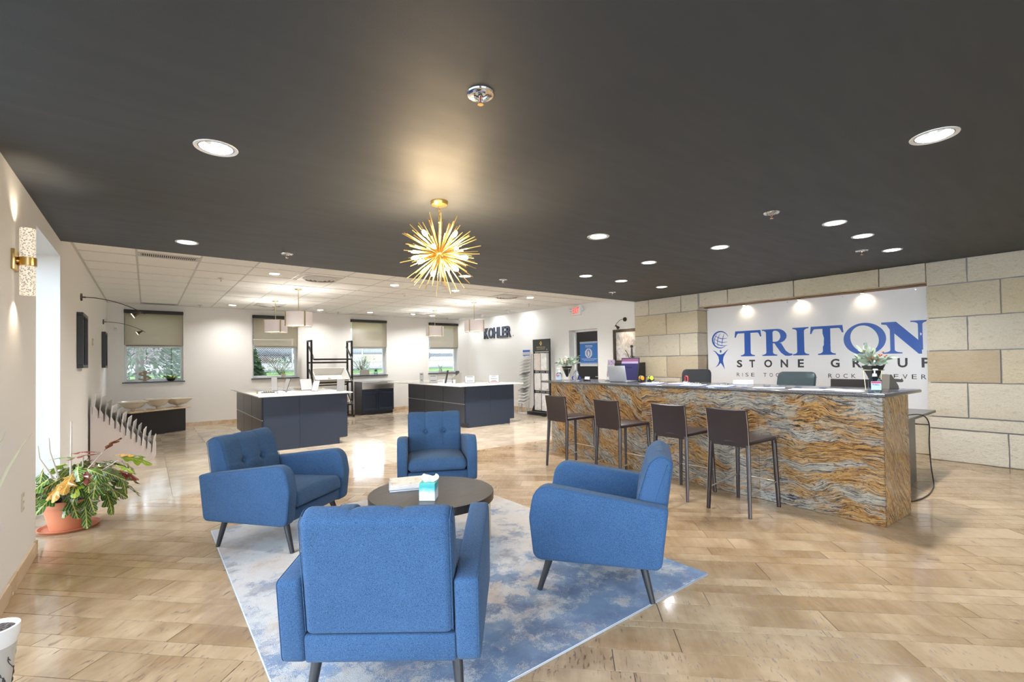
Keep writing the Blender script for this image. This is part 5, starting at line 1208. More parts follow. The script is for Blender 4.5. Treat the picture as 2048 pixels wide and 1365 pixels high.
b = MB(); b.box(-.02, .02, -.27, .27, .08, .415, .006, 1, RY(.10)); b.build('panel', mat('brown_black_plastic', (.016, .012, .010), .6, spec=.25), t); b = MB(); b.box(-.035, -.015, -.268, -.255, .09, .41, M=RY(.10)); b.box(-.03, -.018, -.25, .25, .2, .205, M=RY(.1)); b.build('back_ribs', M['black'], t, False)
b = MB(); b.cyl((.02, 0, .006), (.03, 0, .2), .025, None, 12); b.cyl((.02, 0, 0), (.02, 0, .012), .11, None, 24); b.build('stand', M['black'], t)
t = thing('desk_phone', 'taupe desk telephone standing on the near counter end', 'telephone', (5.50, 1.325, CT), -.6); tp = mat('taupe_plastic', (.16, .14, .115), .45)
b = MB(); b.prism([(-.05, 0), (.05, 0), (.045, .03), (-.02, .135), (-.04, .135)], -.085, .085, basis((0, 0, 0), (1, 0, 0), (0, 0, 1)), .004); b.build('body', tp, t, False); b = MB(); b.box(-.012, .012, -.02, .02, -.09, .09, .01, 2, T(.02, -.06, .085) @ RX(PI/2) @ RZ(.5)); b.build('handset', tp, t)
b = MB()
for i in range(3):
    for j in range(4): b.box(.012, .018, -.01+i*.022, .004+i*.022, .03+j*.017, .042+j*.017, M=T(.012, 0, 0) @ RY(-.45))
b.build('keypad', M['black'], t, False)
t = thing('storage_cabinet', 'dark cabinet against the right wall behind the purple board', 'cabinet', (8.02, 6.12, 0)); b = MB(); b.box(-.26, .27, -.05, .46, 0, 1.34, .004, 1); b.build('body', M['black'], t)
for s in (0, 1): b = MB(); b.box(-.275, -.262, -.045+s*.25, .198+s*.25, .05, 1.31, .003, 1); d_ = b.build('door', M['black'], t); b = MB(); b.cyl((-.285, .17+s*.07, .8), (-.285, .17+s*.07, .95), .006, None, 8); b.build('handle', M['steel'], d_)
t = thing('display_faucet', 'tall dark bronze faucet with a ball finial on the dark cabinet', 'faucet', (7.92, 6.13, 1.341))
b = MB(); b.cyl((0, 0, 0), (0, 0, .015), .05, None, 18); b.cyl((0, 0, .015), (0, 0, .30), .024, .018, 14); b.sph((0, 0, .335), .032, 14, 10); b.cyl((0, 0, .12), (0, 0, .14), .034, None, 14); b.build('body', M['bronze'], t)
b = MB(); b.tube([(0, .02, .10), (-.01, .06, .10), (-.02, .085, .16), (-.02, .11, .22), (-.02, .15, .26)], .008, 8); b.build('spout', M['bronze'], t); b = MB(); b.cyl((-.0, -.03, .11), (0, -.08, .12), .01, None, 10); b.build('lever', M['bronze'], t)

# =================================================================== FAR SHOWROOM
def island(name, label, x0, x1, y0, y1, tx0, tx1, ty0, ty1, panels):
    """y0 is the face towards the lounge; drawers on the left and right sides"""
    t = thing(name, label, 'kitchen island', (x0, y0, 0)); w = x1-x0; d = y1-y0; H_ = .885
    b = MB(); b.box(.022, w-.022, .02, d, .105, H_); b.box(.085, w-.15, .02, d-.06, 0, .105); b.build('carcass', M['navyside'], t, False)
    # front back-panels run to the floor between the toe spaces
    xs = [.0]+panels+[w-.0]
    for i in range(len(xs)-1):
        a, c = xs[i]+(.024 if i == 0 else .0015), xs[i+1]-(.024 if i == len(xs)-2 else .0015)
        b = MB(); pts = [(a, H_), (a, .105 if i == 0 else 0)]
        if i == 0: pts += [(a+.065, .105), (a+.065, 0)]
        if i == len(xs)-2: pts += [(c-.125, 0), (c-.125, .105), (c, .105)]
        else: pts += [(c, 0)]
        pts += [(c, H_)]; b.prism(pts, -.0195, -.0005, basis((0, .0, 0), (1, 0, 0), (0, 0, 1))); o = b.build('back_panel', M['navy'], t, False)
    n = 3; L = d-.02
    for side in (0, 1):
        for k in range(n):
            for z0, z1 in ((.108, .497), (.512, H_-.008)):
                b = MB(); ya, ybb = .028+L*k/n, .014+L*(k+1)/n; xx = (0, .021) if side == 0 else (w-.021, w)
                b.box(xx[0], xx[1], ya, ybb, z0, z1, .002, 1); b.build('drawer_front', M['navyside'], t, False)
    for side in (0, 1):
        b = MB(); xx = (.004, .021) if side == 0 else (w-.021, w-.004); b.box(xx[0], xx[1], .03, d-.01, .498, .511); b.build('finger_rail', M['steel'], t, False)
    b = MB(); b.box(tx0-x0, tx1-x0, ty0-y0, ty1-y0, H_+.0005, H_+.021, .003, 2); b.build('counter_top', M['quartz'], t)
    return t
IT = .885+.0215
island('kitchen_island', 'navy kitchen island with white quartz top left of the black display rack', 1.46, 2.84, 8.44, 11.1, 1.40, 2.90, 8.36, 11.55, [.575])
island('kitchen_island', 'navy kitchen island with white quartz top below the raised letters', 5.32, 6.66, 8.47, 11.2, 5.14, 6.86, 8.38, 12.1, [.655])
def card(x, y, rz, w, h, lb, tilt=.3, print_=None, frame=None, red=False, clear=True):
    t = thing('sign_holder', lb, 'sign holder', (x, y, IT), rz, 'sign holders on the kitchen islands')
    b = MB(); Mt = RX(-tilt) @ T(0, 0, .004); b.box(-w/2-.006, w/2+.006, .0, .004, 0, h+.006, M=Mt); b.box(-w/2-.006, w/2+.006, -.0, .09, .0, .004); b.build('holder', M['acrylic'] if frame is None else frame, t, False)
    b = MB(); b.box(-w/2, w/2, -.0015, -.0003, .004, h, M=Mt); c = b.build('card', M['paper'], t, False)
    if print_:
        b = MB(); rr = random.Random(int(h*1000)+int(w*999))
        for k in range(print_):
            z = h*.82-k*h*.6/max(1, print_-1); ww = w*rr.uniform(.5, .8); b.box(-ww/2, ww/2, -.0022, -.0016, z, z+h*.07, M=Mt)
        b.build('printed_lines', M['ink'], c, False)
    if red: b = MB(); b.box(-w*.38, w*.38, -.0022, -.0016, h*.10, h*.18, M=Mt); b.build('red_line', mat('red_print', (.5, .05, .05), .5), c, False)
card(1.93, 9.9, -.5, .10, .26, 'upright white card in a clear holder, far left on the left island', .02); card(2.08, 9.75, -1.2, .12, .24, 'clear holder leaning sideways next to the upright card', .35)
card(2.46, 9.15, -.9, .13, .20, 'leaning clear holder beside the stone sample tray', .4); card(2.80, 8.72, -.2, .13, .24, 'tilted white card near the right corner of the left island', -.45); card(2.45, 9.6, .2, .22, .22, 'wide clear holder behind the stone sample tray', .3)
t = thing('sample_tray', 'tray of brown pebble stone samples on the left island', 'sample tray', (2.56, 9.95, IT), .1); b = MB(); b.box(-.26, .26, -.16, .16, 0, .008, .002, 1); b.build('tray', M['whiteporc'], t); pe = mottled('pebbles', [(.2, .14, .09), (.5, .4, .28), (.7, .6, .48)], 20); ms = None; rnd = random.Random(3)
for k in range(40):
    if ms is None: b = MB(); b.sph((0, 0, 0), .022, 8, 6, (1, .8, .5)); o = b.build('pebble', pe, t); ms = o.data
    else: o = bpy.data.objects.new('pebble', ms); COL.objects.link(o); o.parent = t
    o.location = (-.22+.055*(k % 9)+rnd.uniform(-.01, .01), -.12+.06*(k//9)+rnd.uniform(-.01, .01), .02); o.rotation_euler = (0, 0, rnd.random()*3)
t = thing('sample_tray', 'small dark tray with gold knobs at the front of the left island', 'sample tray', (1.72, 9.35, IT), -.2); b = MB(); b.box(-.11, .11, -.06, .06, 0, .012, .003, 1); b.build('tray', M['slate'], t)
for k in range(4): b = MB(); b.sph((-.06+.035*k, .01*(k % 2), .024), .013, 10, 6); b.build('knob', M['gold'], t)
def knobset(x, y, lb, m_):
    t = thing('cabinet_knob', lb, 'cabinet knob', (x, y, IT)); b = MB(); b.cyl((0, 0, 0), (0, 0, .012), .008, None, 10); b.sph((0, 0, .02), .02, 14, 8, (1, 1, .6)); b.build('knob', m_, t)
knobset(1.52, 9.2, 'gold cabinet knob near the left edge of the left island', M['gold']); knobset(1.80, 8.95, 'chrome cabinet knob before the dark tray on the left island', M['chrome']); knobset(1.98, 9.15, 'clear glass cabinet knob on the left island', M['steel'])
t = thing('undermount_sink', 'white undermount sink rim at the front of the left island', 'sink', (1.95, 8.72, IT)); b = MB(); b.prism(rpoly([(-.28, -.13, .05), (.28, -.13, .05), (.28, .13, .05), (-.28, .13, .05)], 4), 0, .004); b.build('rim', M['paper'], t, False); b = MB(); b.prism(rpoly([(-.25, -.105, .04), (.25, -.105, .04), (.25, .105, .04), (-.25, .105, .04)], 4), .0041, .0048); b.build('basin', M['porc'], t, False)
card(6.02, 9.35, -.45, .22, .17, 'framed notice with a small brown photo on the right island', .28, 2, M['slate']); card(6.50, 9.05, -.55, .22, .18, 'framed notice with dark text lines and one red line on the right island', .3, 3, M['slate'], True); card(5.62, 10.4, -.3, .2, .19, 'leaning framed notice at the left of the right island', .3, 2)
card(5.45, 10.7, -.3, .09, .24, 'tall narrow price card at the far left of the right island', .05, 2); card(5.98, 9.9, -.7, .2, .21, 'blank white wedge shaped card behind the grey file', .35)
t = thing('sample_binder', 'black and white striped sample binder standing on the right island', 'binder', (5.72, 9.98, IT+.005), -.5); b = MB(); b.box(-.02, .02, -.12, .12, 0, .31, .003, 1, RY(.2)); b.build('cover', M['black'], t)
for k in range(9): b = MB(); b.box(-.0215, -.0202, -.09, .09, .02+k*.032, .04+k*.032, M=RY(.2)); b.build('sample_strip', M['paper'], t, False)
t = thing('magazine_file', 'grey cardboard magazine file on the right island', 'magazine file', (5.88, 9.72, IT), -.4); gf = mat('grey_green_card', (.30, .29, .25), .7); b = MB(); b.prism([(-.11, 0), (.11, 0), (.11, .24), (.06, .24), (-.11, .11)], -.045, .045, basis((0, 0, 0), (1, 0, 0), (0, 0, 1))); b.build('case', gf, t, False); b = MB(); b.box(-.02, .06, -.035, .035, .15, .29); b.build('leaflets', M['ink'], t, False); b = MB(); b.box(-.112, -.1105, -.03, .03, .03, .08); b.build('front_label', M['paper'], t, False)
solo('cup', MB().lathe([(0, 0), (.028, 0), (.034, .085), (.031, .085), (.026, .006), (0, .006)], seg=18), M['white'], 'small white cup in front of the striped binder', 'cup', (5.74, 9.60, IT))
solo('cup', MB().lathe([(0, 0), (.028, 0), (.034, .085), (.031, .085), (.026, .006), (0, .006)], seg=18), M['white'], 'small white cup left of the striped binder', 'cup', (5.62, 9.9, IT))
solo('sample_slab', MB().box(-.16, .16, -.1, .1, 0, .006, .001, 1), M['porc'], 'thin beige stone sample lying on the right island', 'stone sample', (6.12, 8.75, IT), .1)

# ---- sink cabinet under the third window
t = thing('sink_cabinet', 'navy shaker cabinet with steel apron sink under the third window', 'cabinet', (4.62, 12.58, 0)); w = .91
b = MB(); b.box(0, w, .02, .60, .10, .70); b.box(0, .02, .02, .6, .70, .90); b.box(w-.02, w, .02, .6, .70, .9); b.box(.0, w, .07, .58, 0, .10); b.build('body', M['navyside'], t, False)
b = MB(); b.box(.0, w, .0, .0195, .615, .70, .002, 1); b.build('rail', M['shaker'], t)
for k in range(2):
    x0, x1 = k*w/2+.003, (k+1)*w/2-.003; b = MB(); b.box(x0, x1, .004, .0195, .105, .61); d_ = b.build('door', M['shaker'], t, False)
    for xa, xb, za, zb in ((x0, x0+.06, .105, .61), (x1-.06, x1, .105, .61), (x0+.06, x1-.06, .105, .165), (x0+.06, x1-.06, .55, .61)): b = MB(); b.box(xa, xb, -.008, .004, za, zb, .002, 1); b.build('stile', M['shaker'], d_)
b = MB(); b.box(-.002, w+.002, -.02, .0, .70, .905, .008, 2); b.box(.021, w-.021, 0, .015, .70, .9); b.box(.021, .035, .015, .55, .70, .902); b.box(w-.035, w-.021, .015, .55, .70, .902); b.box(.035, w-.035, .535, .55, .70, .902); b.box(.035, w-.035, .015, .535, .70, .71); b.build('apron_sink', M['steel'], t)

# ---- black tube rack with sinks
t = thing('display_rack', 'tall black square tube rack holding tilted sinks between the windows', 'display rack', (3.32, 12.58, 0)); tb = .022
def tubebar(p, q, nm='bar', r=tb):
    b = MB(); p, q = Vector(p), Vector(q); d = q-p; mtx = d.to_track_quat('Z', 'Y').to_matrix().to_4x4(); mtx.translation = p; b.box(-r, r, -r, r, 0, d.length, .003, 1, mtx); return b.build(nm, M['blackmetal'], t)
RWX = 1.03
for x in (0, RWX):
    tubebar((x, 0, .03), (x, 0, 2.03), 'front_post'); tubebar((x, .36, .03), (x, .36, 2.03), 'rear_post'); tubebar((x, .0, 2.008), (x, .36, 2.008), 'top_tie'); tubebar((x, -.14, .02), (x, .46, .02), 'foot')
    for z in (1.53, .93, .33): tubebar((x+(-.03 if x else .03), .34, z+.34), (x+(-.03 if x else .03), -.10, z-.0), 'slanted_arm', .018)
for z in (1.53, .93, .33): tubebar((.03, -.10, z), (RWX-.03, -.10, z), 'front_rail', .02)
for z in (1.45, .40, .85): tubebar((0, .36, z), (RWX, .36, z), 'rear_rail')
def rect_basin(name, lb, w, h, d, m_, M_):
    """open basin, mouth towards +z of M_"""
    t = thing(name, lb, 'sink'); t.matrix_world = M_; lo = []
    for z, k in ((0, .86), (d, 1.0)): lo.append([Vector((x*k, y*k, z)) for x, y in rpoly([(-w/2, -h/2, .04), (w/2, -h/2, .04), (w/2, h/2, .04), (-w/2, h/2, .04)], 4)])
    inn = [[Vector((x*k, y*k, z)) for x, y in rpoly([(-w/2+.02, -h/2+.02, .04), (w/2-.02, -h/2+.02, .04), (w/2-.02, h/2-.02, .04), (-w/2+.02, h/2-.02, .04)], 4)] for z, k in ((d, 1), (.02, .84))]
    b = MB(); b.loft(lo+inn); b.build('basin', m_, t, True, 50); b = MB(); b.cyl((0, 0, .0205), (0, 0, .024), .045, None, 18); b.build('drain', M['steel'], t); return t
for z, lb, m_ in ((.985, 'white rectangular sink tilted on the middle level of the black rack', M['whiteporc']), (.385, 'beige sink tilted on the bottom level of the black rack', M['porc'])):
    rect_basin('rack_sink', lb, .88, .50, .20, m_, T(3.32+RWX/2, 12.58+.14, z+.145) @ RX(.66) @ T(0, 0, -.165))

# ---- sill pieces
def pottedgrass(x, lb, cat_pot, m_pot, tall):
    t = thing('potted_plant', lb, 'potted plant', (x, YB+.06, WZ0+.0005)); b = MB(); b.lathe([(0, 0), (.045, 0), (.055, .11), (.049, .11), (.045, .095), (0, .095)], seg=20); b.build('pot', m_pot, t)
    rnd = random.Random(int(x*10)); me = bpy.data.meshes.new('blade'); me.from_pydata([(0, -.006, 0), (0, .006, 0), (.07, -.007, -.004), (.07, .007, -.004), (.14, 0, -.03)], [], [(0, 2, 3, 1), (2, 4, 3)]); me.materials.append(M['leaf'])
    for k in range(8 if tall else 26):
        a = rnd.random()*2*PI; e = .25 if tall else .7; o = bpy.data.objects.new('blade', me); COL.objects.link(o); o.parent = t; orient(o, (.015*math.cos(a), .015*math.sin(a), .09), (e*math.cos(a), e*math.sin(a), 1), 0, rnd.uniform(.8, 1.2)*(1.5 if tall else .9))
pottedgrass(2.80, 'grassy plant in a patterned pot on the second window sill', 'pot', mottled('cork_pot', [(.5, .38, .25), (.7, .66, .6)], 30), False); pottedgrass(5.28, 'grassy plant in a glass pot on the third window sill', 'pot', M['gel'], False); pottedgrass(7.42, 'upright snake plant in a pale grey pot on the right window sill', 'pot', mat('pale_grey_pot', (.5, .53, .53), .5), True)
solo('sill_box', MB().box(-.13, .13, -.03, .03, 0, .16, .003, 1), gf, 'grey box standing beside the plant on the third window sill', 'box', (4.95, YB+.06, WZ0+.0005))
t = thing('succulent_bowl', 'black bowl of yellow and green succulents on the leftmost sill', 'planter', (.44, YB+.05, WZ0+.0005)); b = MB(); b.lathe([(0, 0), (.05, .002), (.10, .06), (.09, .06), (0, .045)], seg=22); b.build('bowl', M['black'], t)
me = leafshape(.10, .02); me.materials.append(M['leaf']); me2 = leafshape(.10, .02); me2.materials.append(mat('yellow_succulent', (.45, .42, .05), .5)); rnd = random.Random(6)
for k in range(30): a = rnd.random()*2*PI; o = bpy.data.objects.new('leaf', me if k % 2 else me2); COL.objects.link(o); o.parent = t; orient(o, (.06*math.cos(a)*rnd.random(), .05*math.sin(a)*rnd.random(), .05), (.6*math.cos(a), .4*math.sin(a), .6), rnd.random(), rnd.uniform(.7, 1.2))
t = thing('monogram', 'wooden interlaced letter monogram on the leftmost window sill', 'ornament', (-.03, YB+.04, WZ0+.0005)); wd = mat('weathered_wood', (.30, .25, .17), .7); Mm = basis((0, 0, 0), (1, 0, 0), (0, 0, 1))
b = MB(); b.merge(curve_mesh([serif_stem(0, .055, .13, 0, .245, .016)], .012), Mm); b.merge(text_bm('S', .24, .18, .0, .009), Mm @ T(-.12, .035, .0)); b.build('letters', wd, t, False)
b = MB(); b.box(-.14, .14, -.04, .04, -.0004, .004); b.build('base', M['white'], t, False)

# ---- corner bench with three basins
ba = math.atan2(.579, .815); t = thing('stone_bench', 'black fronted stone bench in the corner below the leftmost window', 'bench', (-.30, 11.88, 0), ba)
b = MB(); b.box(.0, 1.20, 0, .30, 0, .488, .002, 1); b.build('panel', M['black'], t)
b = MB(); b.prism(rpoly([(.03, -.05, .02), (1.30, -.05, .02), (1.30, .42, .02), (.03, .42, .02)], 3), .489, .517, None, .004, 2); b.build('stone_top', M['skirt'], t); tone_face(t.children[-1].data, .8)
def rotp(x, y): return (-.30+x*math.cos(ba)-y*math.sin(ba), 11.88+x*math.sin(ba)+y*math.cos(ba))
def basin(x, y, lb, kind, rx, ry, h):
    px, py = rotp(x, y); t = thing('vessel_sink', lb, 'sink', (px, py, .5175), ba, 'display sinks on the corner bench')
    pr = [(.0, .02), (.10, .02), (.10, 0), (.13, 0), (.14, .04), (.55, .07), (.82, .13), (.95, h-.03), (1.06, h-.02), (1.06, h), (.92, h), (.75, .14), (.4, .09), (0, .075)]
    b = MB()
    if kind == 'round': b.lathe([(r, z) for r, z in pr], seg=40, sx=rx, sy=ry)
    else:
        L = [(-1, -1, .25), (1, -1, .25), (1, 1, .25), (-1, 1, .25)]; b.loft([[Vector((x*rx*r, y*ry*r, z)) for x, y in rpoly(L, 4)] for r, z in pr[1:]])
    b.build('bowl', M['porc'], t, True, 60); b = MB(); b.cyl((0, 0, .0905), (0, 0, .094), .022, None, 14); b.build('drain', M['steel'], t)
basin(.22, .16, 'oval cream basin at the left end of the corner bench', 'round', .235, .235, .20); basin(.72, .18, 'round cream basin in the middle of the corner bench', 'round', .22, .22, .215); basin(1.185, .20, 'squared cream basin at the right end of the corner bench', 'square', .21, .2, .19)

# ---- stepped rack of tile samples
TR = (-.64, 9.09); ta = math.atan2(-.063, .998); t = thing('tile_rack', 'white stepped rack holding tile sample boards by the left wall', 'display rack', (TR[0], TR[1], 0), ta)
NSL = 12; prof = [(0, 0), (.735, 0), (.735, .14)]
sl = []
for k in range(NSL):
    f = 1-(k+.5)/NSL; x = .735-(k+.5)*.735/NSL; ztop = .18+.68*((k+.7)/NSL); 
    prof += [(.735-k*.735/NSL-.002, ztop-.015), (.735-k*.735/NSL-.012, ztop), (x+.016, ztop), (x+.012, ztop-.115), (x-.008, ztop-.115), (x-.008, ztop-.01)]; sl.append((x, ztop-.113))
prof += [(0, prof[-1][1])]
lam = mat('pale_pink_grey_laminate', (.66, .60, .575), .5)
for y in (0, .42): b = MB(); b.merge(curve_mesh([prof], .009), basis((0, y, 0), (1, 0, 0), (0, 0, 1))); b.build('stepped_side', lam, t, False)
b = MB(); b.box(.02, .72, .01, .41, .05, .065); b.box(.725, .735, .0095, .4105, 0, .13); b.build('base_shelf', lam, t, False)
tcols = [(.62, .60, .56), (.40, .40, .40), (.70, .68, .64), (.30, .29, .28), (.55, .53, .49), (.66, .65, .64)]
words_ = ['lowest', 'second lowest', 'third lowest', 'fourth lowest', 'fifth lowest', 'sixth lowest', 'seventh lowest', 'fifth from the top', 'fourth from the top', 'third from the top', 'second from the top', 'topmost']
for k, (x, z) in enumerate(sl):
    c = tcols[k % 6]; ca, sa = math.cos(ta), math.sin(ta); hgt = .22+.09*(k/NSL)
    o = thing('tile_sample', '%s tile sample board standing in the white stepped rack' % words_[k], 'tile sample', (TR[0]+x*ca, TR[1]+x*sa, z+.002), ta, 'tile sample boards in the stepped rack')
    b = MB(); b.box(-.0, .011, -.03, .45, 0, hgt, .001, 1, RY(.10)); b.build('tile', mottled('tile_sample_%d' % k, [tuple(v*.85 for v in c), c, tuple(min(.9, v*1.1) for v in c)], 6), o, False)
    b = MB(); b.box(.0111, .0118, .02, .12, hgt*.7, hgt*.9, M=RY(.10)); b.build('sticker', M['paper'], o, False)

# ---- wire rack of white sample sheets and black tile stand
t = thing('sample_rack', 'slender silver rack of angled white sample trays beside the black stand', 'display rack', (8.12, 9.62, 0)); al = mat('silver_white_metal', (.66, .66, .65), .35, .4)
for y in (0, .30):
    b = MB(); b.tube([(-.10, y, .02), (-.05, y, .4), (.05, y, 1.6)] if True else [], .014, 8); b.build('upright', al, t)
b = MB(); b.box(-.20, .2, -.03, .33, 0, .018, .003, 1); b.build('base', al, t)
b = MB(); b.tube([(-.18, .0, .018), (-.18, .0, .32), (-.14, .0, .34)], .01, 6); b.tube([(-.18, .30, .018), (-.18, .30, .32), (-.14, .30, .34)], .01, 6); b.build('front_strut', al, t)
sh = mottled('white_sample', [(.80, .79, .77), (.70, .69, .67), (.84, .83, .82)], 8); dkS = mottled('dark_sample', [(.12, .12, .12), (.3, .3, .3)], 8)
for k in range(15):
    z = .36+k*.083; xo = -.09+.15*(z/1.6); b = MB(); b.box(-.20, .02, .01, .29, 0, .009, .001, 1, T(xo, 0, z) @ RY(-.42)); b.build('sample_tray', dkS if k in (4, 9) else sh, t, False)
b = MB(); b.box(-.015, .0, .0, .30, 1.55, 1.71, .002, 1, T(.0, 0, 0)); hd = b.build('header_board', M['paper'], t, False); b = MB(); b.box(-.0165, -.0152, .003, .297, 1.655, 1.705); b.box(-.0165, -.0152, .003, .297, 1.553, 1.575); b.build('blue_strip', M['logo'], hd, False)
t = thing('tile_stand', 'black tile display stand with gold diamond header board', 'display stand', (8.08, 8.80, 0)); bl_ = M['blackmetal']
b = MB(); b.box(-.17, .2, -.02, .74, .012, .09, .008, 2); b.build('base', bl_, t); b = MB(); b.loft([[Vector((-.02, .62, .09)), Vector((-.02, .72, .09)), Vector((.02, .72, .09)), Vector((.02, .62, .09))], [Vector((-.02, .62, .24)), Vector((-.02, .645, .24)), Vector((.02, .645, .24)), Vector((.02, .62, .24))]]); b.build('flared_foot', bl_, t, False)
for y in (.01, .62): b = MB(); b.box(-.018, .018, y-.018, y+.018, .09, 1.66, .002, 1); b.build('post', bl_, t, False)
b = MB(); b.box(-.02, .02, -.01, .645, 1.65, 1.97, .003, 1); hb = b.build('header_board', mat('dark_slate_board', (.028, .036, .036), .5), t)
Mh = basis((-.0205, .635, 1.65), (0, -1, 0), (0, 0, 1)); b = MB(); b.merge(curve_mesh([[(.315, .145), (.265, .21), (.315, .275), (.365, .21)], [(.315, .19), (.335, .213), (.315, .236), (.295, .213)]], .0008), Mh); b.build('gold_diamond', M['gold'], hb, False)
b = MB(); b.merge(text_bm('REVOLUX', .33, .045, 0, .0008), Mh @ T(.15, .085, 0)); b.box(.16, .47, .055, .063, 0, .0012, M=Mh); b.box(.53, .555, .03, .065, 0, .0012, M=Mh); b.build('gold_lettering', mat('dull_gold_print', (.42, .36, .2), .5), hb, False)
mar = mottled('veined_marble', [(.74, .73, .71), (.80, .79, .77), (.62, .61, .60), (.83, .82, .80)], 5); bei = mottled('beige_marble', [(.60, .54, .47), (.68, .62, .55), (.5, .44, .37)], 5)
for z in (1.62, 1.14, 1.10, .62, .58, .10): b = MB(); b.box(-.012, .012, .03, .60, z-.010, z+.010); b.build('cross_bar', bl_, t, False)
for z in (1.60, 1.12, .60):
    for y in (.18, .41): b = MB(); b.box(-.010, .010, y-.008, y+.008, z-.02, z+.03); b.build('link_bar', bl_, t, False)
for (z0, z1, ys, ms_) in ((1.17, 1.60, [(.05, .30, 8), (.31, .58, 5)], (mar, bei)), (.65, 1.08, [(.04, .31, 0), (.325, .595, 0)], (mar, mar)), (.12, .56, [(.04, .31, 0), (.325, .595, 0)], (mar, mar))):
    for i, (ya, yb_, dx) in enumerate(ys):
        b = MB(); b.box(-.03-dx*.004, -.018-dx*.004, ya, yb_, z0, z1, .001, 1); p = b.build('tile_panel', ms_[i], t, False)
        b = MB(); b.box(-.032-dx*.004, -.0302-dx*.004, ya, ya+.008, z0, z1); b.box(-.032-dx*.004, -.0302-dx*.004, yb_-.008, yb_, z0, z1); b.build('tile_edge', bl_, p, False)
        b = MB(); b.box(-.0325-dx*.004, -.0303-dx*.004, ya+.02, ya+.075, z0+.015, z0+.04); b.build('gold_tag', M['gold'], p, False)

# ---- left wall pictures, lamps and small fittings
def wallpic(y0, y1, lb, sd):
    t = thing('framed_picture', lb, 'picture', (XL, y0, 1.40), 0, 'framed pictures on the left wall'); w = y1-y0; h = .68
    b = MB()
    for ya, yb_, za, zb in ((0, w, 0, .04), (0, w, h-.04, h), (0, .04, .04, h-.04), (w-.04, w, .04, h-.04)): b.box(.002, .06, ya, yb_, za, zb, .003, 1)
    b.build('frame', M['black'], t); b = MB(); b.box(.003, .02, .041, w-.041, .041, h-.041); b.build('print', mottled('landscape_print_%d' % sd, [(.55, .5, .45), (.75, .72, .7), (.35, .22, .18), (.6, .62, .6)], 4), t, False); b = MB(); b.box(.03, .033, .041, w-.041, .041, h-.041); b.build('glazing', M['glass'], t, False)
wallpic(7.68, 8.30, 'black framed picture on the left wall nearest the window recess', 1); wallpic(11.66, 12.2, 'black framed picture on the left wall above the corner bench', 2)
armlamp(XL, 8.11, 2.31, 1, 'bow arm lamp over the nearer picture on the left wall', .62, .06); armlamp(XL, 12.0, 2.29, 1, 'bow arm lamp over the farther picture on the left wall', .62, .04)
t = thing('wall_thermostat', 'small beige plate on the left wall between the two pictures', 'thermostat', (XL, 9.72, 1.80)); b = MB(); b.box(0, .018, -.035, .035, -.055, .055, .004, 2); b.build('plate', M['almond'], t); b = MB(); b.box(.018, .021, -.012, .012, -.02, .02); b.build('rocker', M['white'], t, False)
t = thing('motion_sensor', 'small white motion sensor in the left corner beside the leftmost window', 'sensor', (-.52, YB, 2.25)); b = MB(); b.box(-.035, .035, -.045, 0, -.055, .055, .012, 3); b.build('body', M['white'], t); b = MB(); b.box(-.022, .022, -.048, -.044, -.03, .01, .003, 1); b.build('sensor_lens', M['paper'], t)
t = thing('wall_outlet', 'almond electrical outlet low on the near white pier', 'outlet', (XL, 4.56, .50)); b = MB(); b.box(0, .007, -.036, .036, -.06, .06, .003, 2); b.build('plate', M['almond'], t)
for s in (-1, 1): b = MB(); b.box(.007, .009, -.016, .016, s*.022-.013, s*.022+.013, .001, 1); b.build('socket', M['white'], t)
t = thing('wall_sconce', 'brass wall sconce with two bubbled glass tubes on the near white pier', 'wall sconce', (XL, 4.29, 2.09))
b = MB(); b.box(0, .018, -.09, .06, -.065, .065, .003, 2); b.build('backplate', M['brass'], t); b = MB(); b.cyl((.018, -.015, 0), (.05, -.015, 0), .014, None, 12); b.build('arm', M['brass'], t)
b = MB(); b.cyl((.062, 0, -.026), (.062, 0, .026), .044, None, 28); b.build('band', M['brass'], t)
M['bubble'] = mat('bubbled_lit_glass', (.30, .28, .25), .3, emis=(1, .86, .66), es=1.0); g = NT(M['bubble']); vo = g.n('ShaderNodeTexVoronoi', {'Vector': g.coord(kind='Object'), 'Scale': 95}); g.t.links.new(g.math('MULTIPLY', g.ramp(vo.outputs['Distance'], [(.2, (.10, .10, .10)), (.55, (.85, .85, .85))]), 1.0), g.p.inputs['Emission Strength']); g.bump(vo.outputs['Distance'], .8, .004)
for s in (-1, 1): b = MB(); b.lathe([(.0, s*.03), (.038, s*.03), (.038, s*.215), (.033, s*.215), (.033, s*.035)], c=(.062, 0, 0), seg=28); b.build('glass_tube', M['bubble'], t, True)
for s in (-1, 1):
    ld = bpy.data.lights.new('lamp', 'SPOT'); ld.energy = 6; ld.color = (1, .83, .6); ld.spot_size = 2.0; ld.spot_blend = .9; ld.shadow_soft_size = .015; lo = bpy.data.objects.new('lamp', ld); COL.objects.link(lo); lo.parent = t; lo.location = (.062, 0, s*.222); lo.rotation_euler = (PI if s > 0 else 0, 0, 0)

